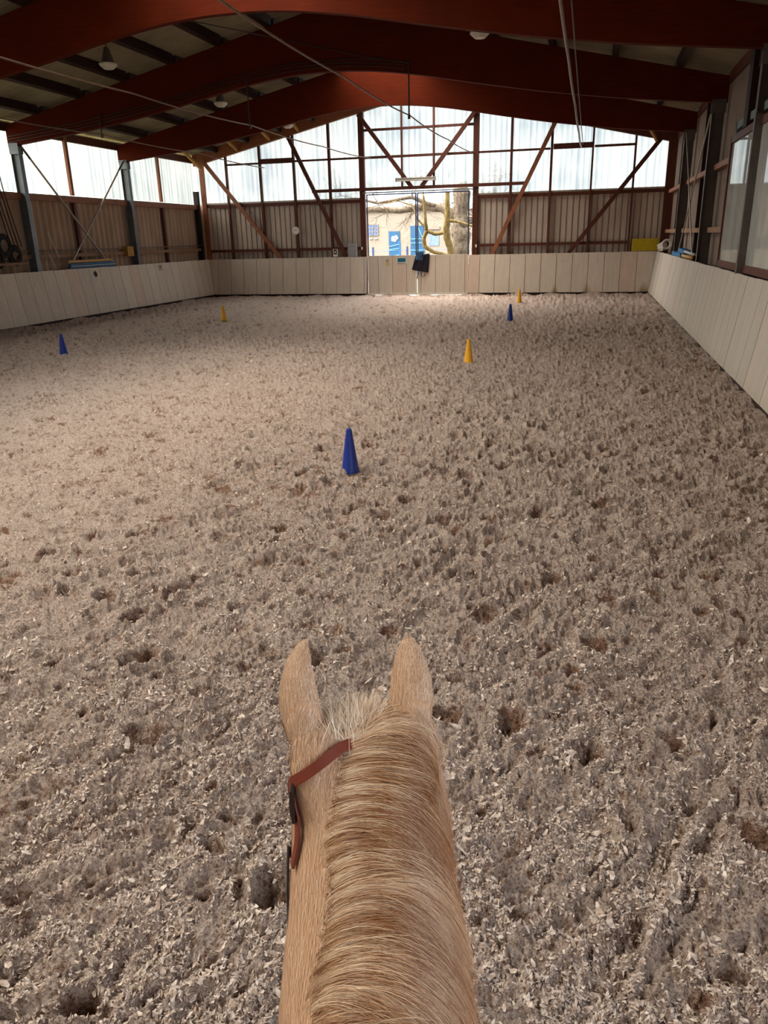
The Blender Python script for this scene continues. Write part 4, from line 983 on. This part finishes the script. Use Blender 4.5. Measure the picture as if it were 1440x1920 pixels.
def horse_body():
    mb = MB()
    # trunk: from buttocks to chest
    S = [((CX, -1.28, 1.12), (0, 1), 0.10, 0.20, 0.22, 0.9), ((CX, -1.15, 1.13), (0, 1), 0.23, 0.30, 0.32, 0.85), ((CX, -0.90, 1.12), (0, 1), 0.28, 0.37, 0.36, 0.85),
         ((CX, -0.55, 1.08), (0, 1), 0.28, 0.36, 0.36, 0.9), ((CX, -0.2, 1.04), (0, 1), 0.30, 0.36, 0.38, 0.9), ((CX, 0.05, 1.04), (0, 1), 0.27, 0.40, 0.36, 0.95),
         ((CX, 0.25, 1.06), (0, 1), 0.235, 0.38, 0.32, 1.0), ((CX, 0.42, 1.08), (0, 1), 0.20, 0.28, 0.26, 0.95), ((CX, 0.50, 1.08), (0, 1), 0.12, 0.18, 0.16, 0.95)]
    loft(mb, smooth_secs(S))
    # neck: crest line known; axis leans forwards at about thirty degrees
    e = (-0.50, 0.866)
    def sec(a, zc, w, D, cx=CX, ex=1.0, tilt=e):
        u = Vector((0, tilt[0], tilt[1])).normalized(); c = Vector((cx, a, zc))-u*D*0.5; return (tuple(c), tilt, w, D*0.5, D*0.5, ex)
    S = [sec(0.12, 1.43, 0.10, 0.42, CX, 1.0, (-0.3, 1)), sec(0.30, 1.445, 0.130, 0.56, CX-0.0), sec(0.48, 1.492, 0.150, 0.58, -0.010), sec(0.60, 1.545, 0.152, 0.54, -0.010), sec(0.70, 1.595, 0.148, 0.48, -0.014),
         sec(0.80, 1.642, 0.137, 0.42, -0.018), sec(0.90, 1.700, 0.128, 0.37, -0.020), sec(0.97, 1.748, 0.124, 0.33, -0.024, 1.0, (-0.42, 0.9)), sec(1.02, 1.782, 0.118, 0.30, -0.026, 1.0, (-0.25, 1)), sec(1.07, 1.778, 0.112, 0.26, -0.028, 1.0, (0, 1))]
    loft(mb, smooth_secs(S))
    # head: poll to muzzle
    hx = -0.03
    def hs(y, z, w, hu, hd, up): return ((hx, y, z), up, w, hu, hd, 0.9)
    S = [hs(0.96, 1.66, 0.07, 0.10, 0.14, (0.5, 0.86)), hs(1.04, 1.65, 0.092, 0.13, 0.17, (0.62, 0.78)), hs(1.13, 1.58, 0.105, 0.12, 0.19, (0.75, 0.66)), hs(1.20, 1.50, 0.10, 0.10, 0.17, (0.8, 0.6)),
         hs(1.28, 1.40, 0.075, 0.085, 0.12, (0.8, 0.6)), hs(1.35, 1.31, 0.06, 0.075, 0.09, (0.8, 0.6)), hs(1.40, 1.24, 0.06, 0.07, 0.075, (0.8, 0.6)), hs(1.43, 1.19, 0.045, 0.05, 0.05, (0.8, 0.6))]
    loft(mb, smooth_secs(S))
    # muscle at the ear bases
    for bx in (-0.096, 0.032): mb.tube([(bx, 0.965, 1.655), (bx, 0.985, 1.69), (bx, 1.005, 1.725), (bx-0.004, 1.03, 1.765), (bx-0.006, 1.045, 1.785)], [0.030, 0.044, 0.048, 0.042, 0.026], 16)
    # legs
    for sx in (-1, 1):
        x = CX+sx*0.15
        mb.tube([(x, 0.22, 1.10), (x, 0.26, 0.85), (x, 0.22, 0.70), (x, 0.22, 0.50), (x, 0.23, 0.44), (x, 0.22, 0.38), (x, 0.22, 0.20), (x, 0.23, 0.15), (x, 0.27, 0.08), (x, 0.29, 0.05), (x, 0.30, 0.0)], [0.13, 0.11, 0.075, 0.055, 0.06, 0.045, 0.038, 0.045, 0.045, 0.06, 0.07], 14)
        x = CX+sx*0.16
        mb.tube([(x, -0.95, 1.15), (x, -0.88, 0.92), (x, -0.90, 0.80), (x, -1.05, 0.60), (x, -1.10, 0.52), (x, -1.08, 0.42), (x, -1.05, 0.20), (x, -1.04, 0.15), (x, -1.0, 0.08), (x, -0.98, 0.05), (x, -0.97, 0.0)], [0.19, 0.16, 0.11, 0.07, 0.068, 0.05, 0.04, 0.047, 0.045, 0.06, 0.07], 14)
    o = mb.build('tmp', M_black)
    rm = o.modifiers.new('r', 'REMESH'); rm.mode = 'VOXEL'; rm.voxel_size = 0.012
    sm = o.modifiers.new('s', 'SMOOTH'); sm.iterations = 14; sm.factor = 0.5
    dg = bpy.context.evaluated_depsgraph_get(); me = bpy.data.meshes.new_from_object(o.evaluated_get(dg)); bpy.data.objects.remove(o)
    return me
def ear_shape(base, tip, wmax, bulge_dir, open_dir, lean):
    """cupped ear: outer and inner skin, opening towards open_dir"""
    base = Vector(base); tip = Vector(tip); ax = (tip-base); L = ax.length; ax.normalize()
    o_ = Vector(open_dir); o_ = (o_-ax*o_.dot(ax)).normalized(); s_ = ax.cross(o_)
    if s_.x < 0: s_ = -s_
    vs = []; fs = []; nt_, na = 26, 22
    prof = [(0, 0.70), (0.14, 0.86), (0.32, 0.97), (0.50, 1.0), (0.68, 0.93), (0.84, 0.70), (0.94, 0.45), (0.985, 0.25), (1.0, 0.08)]
    def pw(t):
        for (a, b), (c, d) in zip(prof, prof[1:]):
            if t <= c: f = (t-a)/(c-a); return b+(d-b)*f
        return 0.05
    for i in range(nt_+1):
        t = i/nt_; w = wmax*pw(t); c = base+ax*(L*t)+Vector((lean*math.sin(t*PI)*1.0, 0, 0))
        op = math.radians(20+50*min(1, t*1.3))          # half opening angle
        ring = []
        for k in range(na+1):
            a = op+(2*PI-2*op)*k/na; ring.append(c+s_*(math.sin(a)*w)+o_*(math.cos(a)*w*0.75))
        th_ = min(0.006, w*0.3)
        for k in range(na+1):
            a = op+(2*PI-2*op)*(na-k)/na; ring.append(c+s_*(math.sin(a)*(w-th_))+o_*(math.cos(a)*(w-th_)*0.75))
        vs += ring
    m_ = 2*(na+1)
    for i in range(nt_):
        for k in range(m_):
            k2 = (k+1) % m_; fs.append((i*m_+k, i*m_+k2, (i+1)*m_+k2, (i+1)*m_+k))
    fs.append(tuple(nt_*m_+k for k in range(m_)))
    return vs, fs

me_body = horse_body()
bvh = BVHTree.FromPolygons([v.co.copy() for v in me_body.vertices], [tuple(p.vertices) for p in me_body.polygons])
bm = bmesh.new(); bm.from_mesh(me_body)
EARS = [((-0.098, 1.005, 1.728), (-0.120, 1.127, 1.879), 0.0415, None, (1.3, 0.5, -0.35), -0.016), ((0.034, 1.003, 1.725), (0.054, 1.126, 1.879), 0.0415, None, (1.0, 0.6, -0.35), 0.010)]
for b_e, t_e, w, bd, od, ln in EARS:
    vs, fs = ear_shape(b_e, t_e, w, bd, od, ln)
    bv = [bm.verts.new(v) for v in vs]
    for f in fs: bm.faces.new([bv[i] for i in f])
bmesh.ops.recalc_face_normals(bm, faces=bm.faces)
bm.to_mesh(me_body); bm.free()
me_body.name = 'horse'; me_body.materials.clear()
def hide_mat():
    t = NT('palomino_hide'); X = t.xyz()
    a = t.noise((1, 1, 1), 7, 4); b = t.noise((60, 12, 12), 3, 5, 0.7)
    c = t.ramp(a, [(0.3, (0.56, 0.34, 0.20, 1)), (0.7, (0.69, 0.46, 0.31, 1))])
    c = t.mix(t.ramp(b, [(0.35, (0.35, 0.35, 0.35, 1)), (0.6, (0, 0, 0, 1))]), c, (0.34, 0.15, 0.06, 1))
    t.bsdf(c, 0.75, 0, t.bump(b, 0.3, 0.002), 0.25); return t.m
me_body.materials.append(hide_mat())
me_body.polygons.foreach_set('use_smooth', [True]*len(me_body.polygons))
horse = bpy.data.objects.new('horse', me_body); COL.objects.link(horse); horse.matrix_world = HM
tag(horse, 'palomino horse seen from its back, ears pricked, pale mane to the right', 'horse')

def strands(name, P, rad, parent, mat, taper=True, side=None, shade=None, tip_shade=0.0):
    """P: (N, K, 3) points of strands; flat ribbons facing outwards (side: (N,3) optional)"""
    N, K, _ = P.shape
    T = np.gradient(P, axis=1); T /= np.linalg.norm(T, axis=2, keepdims=True)+1e-9
    view = np.array([0, -0.1, 1.0])*np.ones((N, K, 3)) if side is None else side
    S = np.cross(T, view); S /= np.linalg.norm(S, axis=2, keepdims=True)+1e-9
    tp = np.linspace(1, 0.12 if taper else 0.6, K)[None, :, None]
    rr = np.asarray(rad).reshape(-1, 1, 1)*tp
    V = np.stack([P-S*rr, P+S*rr], 2).reshape(N, K*2, 3)
    b = (np.arange(N)*K*2)[:, None, None]; k = np.arange(K-1)[None, :, None]*2
    Q = (b+k+np.array([0, 1, 3, 2])[None, None, :]).reshape(-1, 4)
    o = quads(name, V.reshape(-1, 3), Q, True); o.data.materials.append(mat); o.parent = parent
    # random value per strand for the colour, lowered towards the tips
    at = o.data.attributes.new('shade', 'FLOAT', 'POINT'); at.data.foreach_set('value', (np.repeat(rng.random(N) if shade is None else shade, K*2)-np.tile(np.repeat(np.linspace(0, tip_shade, K), 2), N)).astype(np.float32))
    return o
def hair_mat(name, lo, mid, hi, rough=0.5):
    t = NT(name); at = t.n('ShaderNodeAttribute'); at.attribute_name = 'shade'; cl = t.noise((1, 1, 1), 22, 3)
    f = t.math('ADD', t.math('MULTIPLY', at.outputs['Fac'], 0.6), t.math('MULTIPLY', cl, 0.4))
    c = t.ramp(f, [(0.22, lo), (0.5, mid), (0.75, hi)])
    t.bsdf(c, rough, 0, None, 0.3); return t.m
M_coat = hair_mat('coat_hair', (0.56, 0.33, 0.20, 1), (0.70, 0.49, 0.345, 1), (0.82, 0.64, 0.49, 1))
M_mane = hair_mat('mane_hair', (0.24, 0.085, 0.025, 1), (0.62, 0.385, 0.23, 1), (0.84, 0.68, 0.51, 1), 0.42)
# coat: short hairs lying back along neck and ears
def coat():
    nP = len(me_body.polygons); cen = np.zeros(nP*3); me_body.polygons.foreach_get('center', cen); cen = cen.reshape(-1, 3)
    nor = np.zeros(nP*3); me_body.polygons.foreach_get('normal', nor); nor = nor.reshape(-1, 3); ar = np.zeros(nP); me_body.polygons.foreach_get('area', ar)
    ok = (cen[:, 1] > 0.42) & (cen[:, 1] < 1.2) & (cen[:, 2] > 1.33) & (nor[:, 2]*0.75-nor[:, 1]*0.65 > -0.45)
    idx = np.where(ok)[0]; p = ar[idx]*(1+3*(cen[idx, 1] > 1.0)); N = 120000; pick = rng.choice(idx, N, p=p/p.sum())
    me_body.calc_loop_triangles()
    vc = np.zeros(len(me_body.vertices)*3); me_body.vertices.foreach_get('co', vc); vc = vc.reshape(-1, 3)
    ls = np.zeros(nP, np.int32); me_body.polygons.foreach_get('loop_start', ls); lt = np.zeros(nP, np.int32); me_body.polygons.foreach_get('loop_total', lt)
    li = np.zeros(len(me_body.loops), np.int32); me_body.loops.foreach_get('vertex_index', li)
    w = rng.random((N, 4)); w /= w.sum(1, keepdims=True); root = np.zeros((N, 3))
    for k in range(4): root += vc[li[ls[pick]+np.minimum(k, lt[pick]-1)]]*w[:, k:k+1]
    n = nor[pick]
    up = cen[pick, 2] > 1.0
    ear = (root[:, 1] > 1.03) & (root[:, 2] > 1.78)
    flow = np.where(ear[:, None], np.array([0, 0.6, 0.75])[None], np.array([0, -0.80, -0.42])[None])+rng.normal(0, 1, (N, 3))*np.where(ear[:, None], 0.34, 0.17)
    flow[:, 0] += np.where(ear, 0, np.sign(root[:, 0]+0.03)*0.10)
    flow -= n*(flow*n).sum(1, keepdims=True); flow /= np.linalg.norm(flow, axis=1, keepdims=True)+1e-9
    L = rng.uniform(0.010, 0.019, N)*np.where(ear, 0.62, 1.0)
    ts = np.linspace(0, 1, 4)[None, :, None]
    P = root[:, None]+flow[:, None]*ts*L[:, None, None]+n[:, None]*(0.0002+(0.20*ts-0.13*ts*ts)*L[:, None, None])
    side = np.repeat(n[:, None], 4, 1)
    o = strands('coat', P, np.full(N, 0.00042), horse, M_coat, True, side); tag(o, None, None, None, 'stuff')
coat()
# mane
def crest_x(y):      # root line of the mane, left of the middle of the neck
    return float(np.interp(y, [0.3, 0.68, 0.78, 0.85, 0.93, 1.0, 1.03], [-0.088, -0.083, -0.076, -0.068, -0.062, -0.048, -0.035]))
def mane():
    strs = []; rad = []; shd = []
    K = 13
    r_ = random.Random(4)
    for i in range(30000):
        y = r_.uniform(0.34, 1.035); x = crest_x(y)+r_.gauss(0, 0.007)+0.008*math.sin(y*40)
        h = bvh.ray_cast(Vector((x, y, 2.4)), Vector((0, 0, -1)))
        if h[0] is None: continue
        p = h[0].copy(); n = h[1]; cl = math.sin(y*31+1)*0.35+math.sin(y*77)*0.25+math.sin(y*171)*0.15      # locks
        d = Vector((1.0, 0.26+0.13*cl+r_.gauss(0, 0.05), 0.1)).normalized()
        lk = math.sin(y*53+2*math.sin(y*17))*0.6+math.sin(y*139+1)*0.4; L = r_.uniform(0.15, 0.30); lift = (r_.uniform(0.003, 0.013)+0.007*max(0, lk))*(1 if r_.random() < 0.95 else 1.8); pts = [p]; st = L/(K-1)
        q = p.copy()
        for k in range(1, K):
            q = q+d*st
            loc, nn, _, dist = bvh.find_nearest(q)
            f = k/(K-1); off = lift*min(1, 2.2*f)*(1.0)+0.001
            q = loc+nn*off
            pts.append(q.copy())
            d = (d-nn*d.dot(nn)); d = (d+Vector((0.0, -0.05-0.055*f, -0.10))+Vector((0, r_.gauss(0, 0.008), 0))).normalized()
        strs.append([tuple(v) for v in pts]); rad.append(r_.uniform(0.00022, 0.00055)); shd.append(min(1, max(0, 0.62+0.20*lk+0.22*math.sin(y*310+x*40)+r_.gauss(0, 0.24))))
    P = np.array(strs); 
    nrm = np.array([0.35, -0.45, 0.85]); side = np.ones(P.shape)*nrm
    o = strands('mane', P, rad, horse, M_mane, True, side, np.array(shd), 0.50); tag(o, 'pale flaxen mane combed to the right', None, None, 'stuff')  # darker tips: shade on the neck's right side put into the hair colour
    # root tuft line, short ginger hairs standing left of the mane
    strs = []; rad = []
    for i in range(1500):
        y = r_.uniform(0.36, 1.0); x = crest_x(y)-0.006+r_.gauss(0, 0.004)
        h = bvh.ray_cast(Vector((x, y, 2.4)), Vector((0, 0, -1)))
        if h[0] is None: continue
        p = h[0]; d = Vector((r_.gauss(0.0, 0.5), r_.gauss(-0.3, 0.4), 0.5)).normalized(); L = r_.uniform(0.006, 0.014)
        strs.append([tuple(p), tuple(p+d*L*0.5), tuple(p+d*L+Vector((0.002, 0, -0.002)))]); rad.append(0.0005)
    t = NT('root_hair'); t.bsdf((0.30, 0.13, 0.05, 1), 0.7); 
    o = strands('mane_roots', np.array(strs), rad, horse, t.m); tag(o, 'ginger line of mane roots', None, None, 'stuff')
    # forelock and poll tuft
    strs = []; rad = []
    for i in range(2000):
        y = r_.uniform(0.985, 1.055); x = -0.034+r_.gauss(0, 0.024)
        h = bvh.ray_cast(Vector((x, y, 2.4)), Vector((0, 0, -1)))
        if h[0] is None: continue
        q = h[0].copy(); cl = math.sin(x*160)*0.5
        d = Vector(((x+0.034)*14+r_.gauss(0, 0.25)+0.25*cl, 0.9+r_.gauss(0, 0.25), 0.55+r_.gauss(0, 0.15))).normalized(); L = r_.uniform(0.035, 0.085); pts = [q.copy()]
        if r_.random() < 0.10: d = Vector((r_.gauss(0, 0.9), 0.5, 0.9)).normalized()
        for k in range(1, 9):
            q = q+d*(L/8); d = (d+Vector((0, 0.03, -0.17))).normalized(); pts.append(q.copy())
        strs.append([tuple(v) for v in pts]); rad.append(r_.uniform(0.0003, 0.0007))
    M_fl = hair_mat('forelock_hair', (0.60, 0.40, 0.26, 1), (0.84, 0.69, 0.55, 1), (0.95, 0.88, 0.78, 1))
    o = strands('forelock', np.array(strs), rad, horse, M_fl); tag(o, 'whitish forelock tuft between the ears', None, None, 'stuff')
mane()

# bridle
bridle = thing('bridle', 'reddish brown leather bridle strap behind the horse\'s left ear', 'bridle'); bridle.matrix_world = HM
M_leather = simple('red_brown_leather', (0.17, 0.030, 0.014, 1), 0.5, 0.2, (1, 1, 1), 20, 0, 0.2); M_dkl = simple('dark_leather', (0.018, 0.010, 0.010, 1), 0.45, 0.2)
def strap(name, pts, w, th, mat, parent, nrm=None):
    vs = []; fs = []; n = len(pts)
    for i, (p, nn) in enumerate(pts):
        t = (pts[min(i+1, n-1)][0]-pts[max(i-1, 0)][0]).normalized(); s_ = t.cross(nn).normalized()
        for a, b in ((-1, 0), (1, 0), (1, 1), (-1, 1)): vs.append(p+s_*(a*w/2)+nn*(b*th))
    for i in range(n-1):
        for k in range(4): fs.append((4*i+k, 4*i+(k+1) % 4, 4*i+4+(k+1) % 4, 4*i+4+k))
    fs += [(0, 1, 2, 3), (4*n-1, 4*n-2, 4*n-3, 4*n-4)]
    return MB().add(vs, fs).build(name, mat, parent, bevel=0.001)
way = [Vector(v) for v in ((0.120, 0.96, 1.66), (0.100, 0.985, 1.72), (0.050, 0.99, 1.775), (-0.010, 1.00, 1.785), (-0.059, 0.997, 1.765), (-0.090, 0.986, 1.745), (-0.112, 0.976, 1.73), (-0.128, 0.978, 1.72), (-0.140, 0.962, 1.70), (-0.148, 0.945, 1.675), (-0.152, 0.93, 1.645), (-0.155, 0.92, 1.60))]
pts = []
for i in range(len(way)-1):
    for k in range(5):
        loc, nn, _, _ = bvh.find_nearest(way[i].lerp(way[i+1], k/5)); pts.append((loc, nn))
for _ in range(6): pts = [pts[0]]+[((pts[i-1][0]+pts[i][0]*2+pts[i+1][0])/4, (pts[i-1][1]+pts[i][1]*2+pts[i+1][1]).normalized()) for i in range(1, len(pts)-1)]+[pts[-1]]
pts = [(p+n*(0.0045-0.0085*min(1, max(0, (p.x+0.058)/0.022))), n) for p, n in pts]
strap('crownpiece', pts, 0.017, 0.004, M_leather, bridle)
for p, s_ in ((Vector((-0.152, 0.935, 1.640)), 1),):
    pass
lp = pts[-11][0]
bk = MB(); 
for k in range(1): 
    bk.tube([lp+Vector((-0.006, 0.013*math.cos(a), 0.020*math.sin(a)+0.012)) for a in [2*PI*j/16 for j in range(17)]], 0.0028, 6, False)
bk.build('buckle', M_dkl, bridle, smooth=True)
strap('keeper', [(lp+Vector((-0.001, 0.0, 0.045-0.02*i)), Vector((-1, 0, 0.1)).normalized()) for i in range(4)], 0.026, 0.006, M_dkl, bridle)
# cheekpieces and bit rings
for sx in (-1, 1):
    q = []
    for i in range(14):
        f = i/13; y = 1.00+0.33*f; z = 1.56-0.27*f; h = bvh.ray_cast(Vector((-0.03+sx*0.5, y, z)), Vector((-sx, 0, 0)))
        if h[0] is not None: q.append((h[0]+Vector((sx*0.003, 0, 0)), Vector((sx, 0, 0))))
    if len(q) > 2: strap('cheekpiece', q, 0.016, 0.004, M_leather, bridle)
    e = q[-1][0]; MB().tube([e+Vector((sx*0.008, 0.03*math.cos(a), 0.03*math.sin(a)-0.02)) for a in [2*PI*j/20 for j in range(21)]], 0.004, 6, False).build('bit_ring', M_galv, bridle, smooth=True)
    rp = [e+Vector((sx*0.01, -0.02, -0.02)), Vector((-0.15 if sx < 0 else 0.085, 1.06, 1.50)), Vector((-0.150 if sx < 0 else 0.09, 0.99, 1.575)), Vector((-0.147 if sx < 0 else 0.09, 0.93, 1.55)), Vector((-0.141 if sx < 0 else 0.10, 0.87, 1.515)), Vector((-0.147 if sx < 0 else 0.11, 0.80, 1.47)), Vector((-0.12 if sx < 0 else 0.11, 0.6, 1.40)), Vector((-0.12 if sx < 0 else 0.11, 0.3, 1.40))]
    qq = []
    for a, b in zip(rp, rp[1:]):
        for k in range(5): qq.append((a.lerp(b, k/5), Vector((sx, 0, 0.15)).normalized()))
    qq.append((rp[-1], Vector((sx, 0, 0.15)).normalized()))
    strap('rein', qq, 0.014, 0.004, M_dkl, bridle)
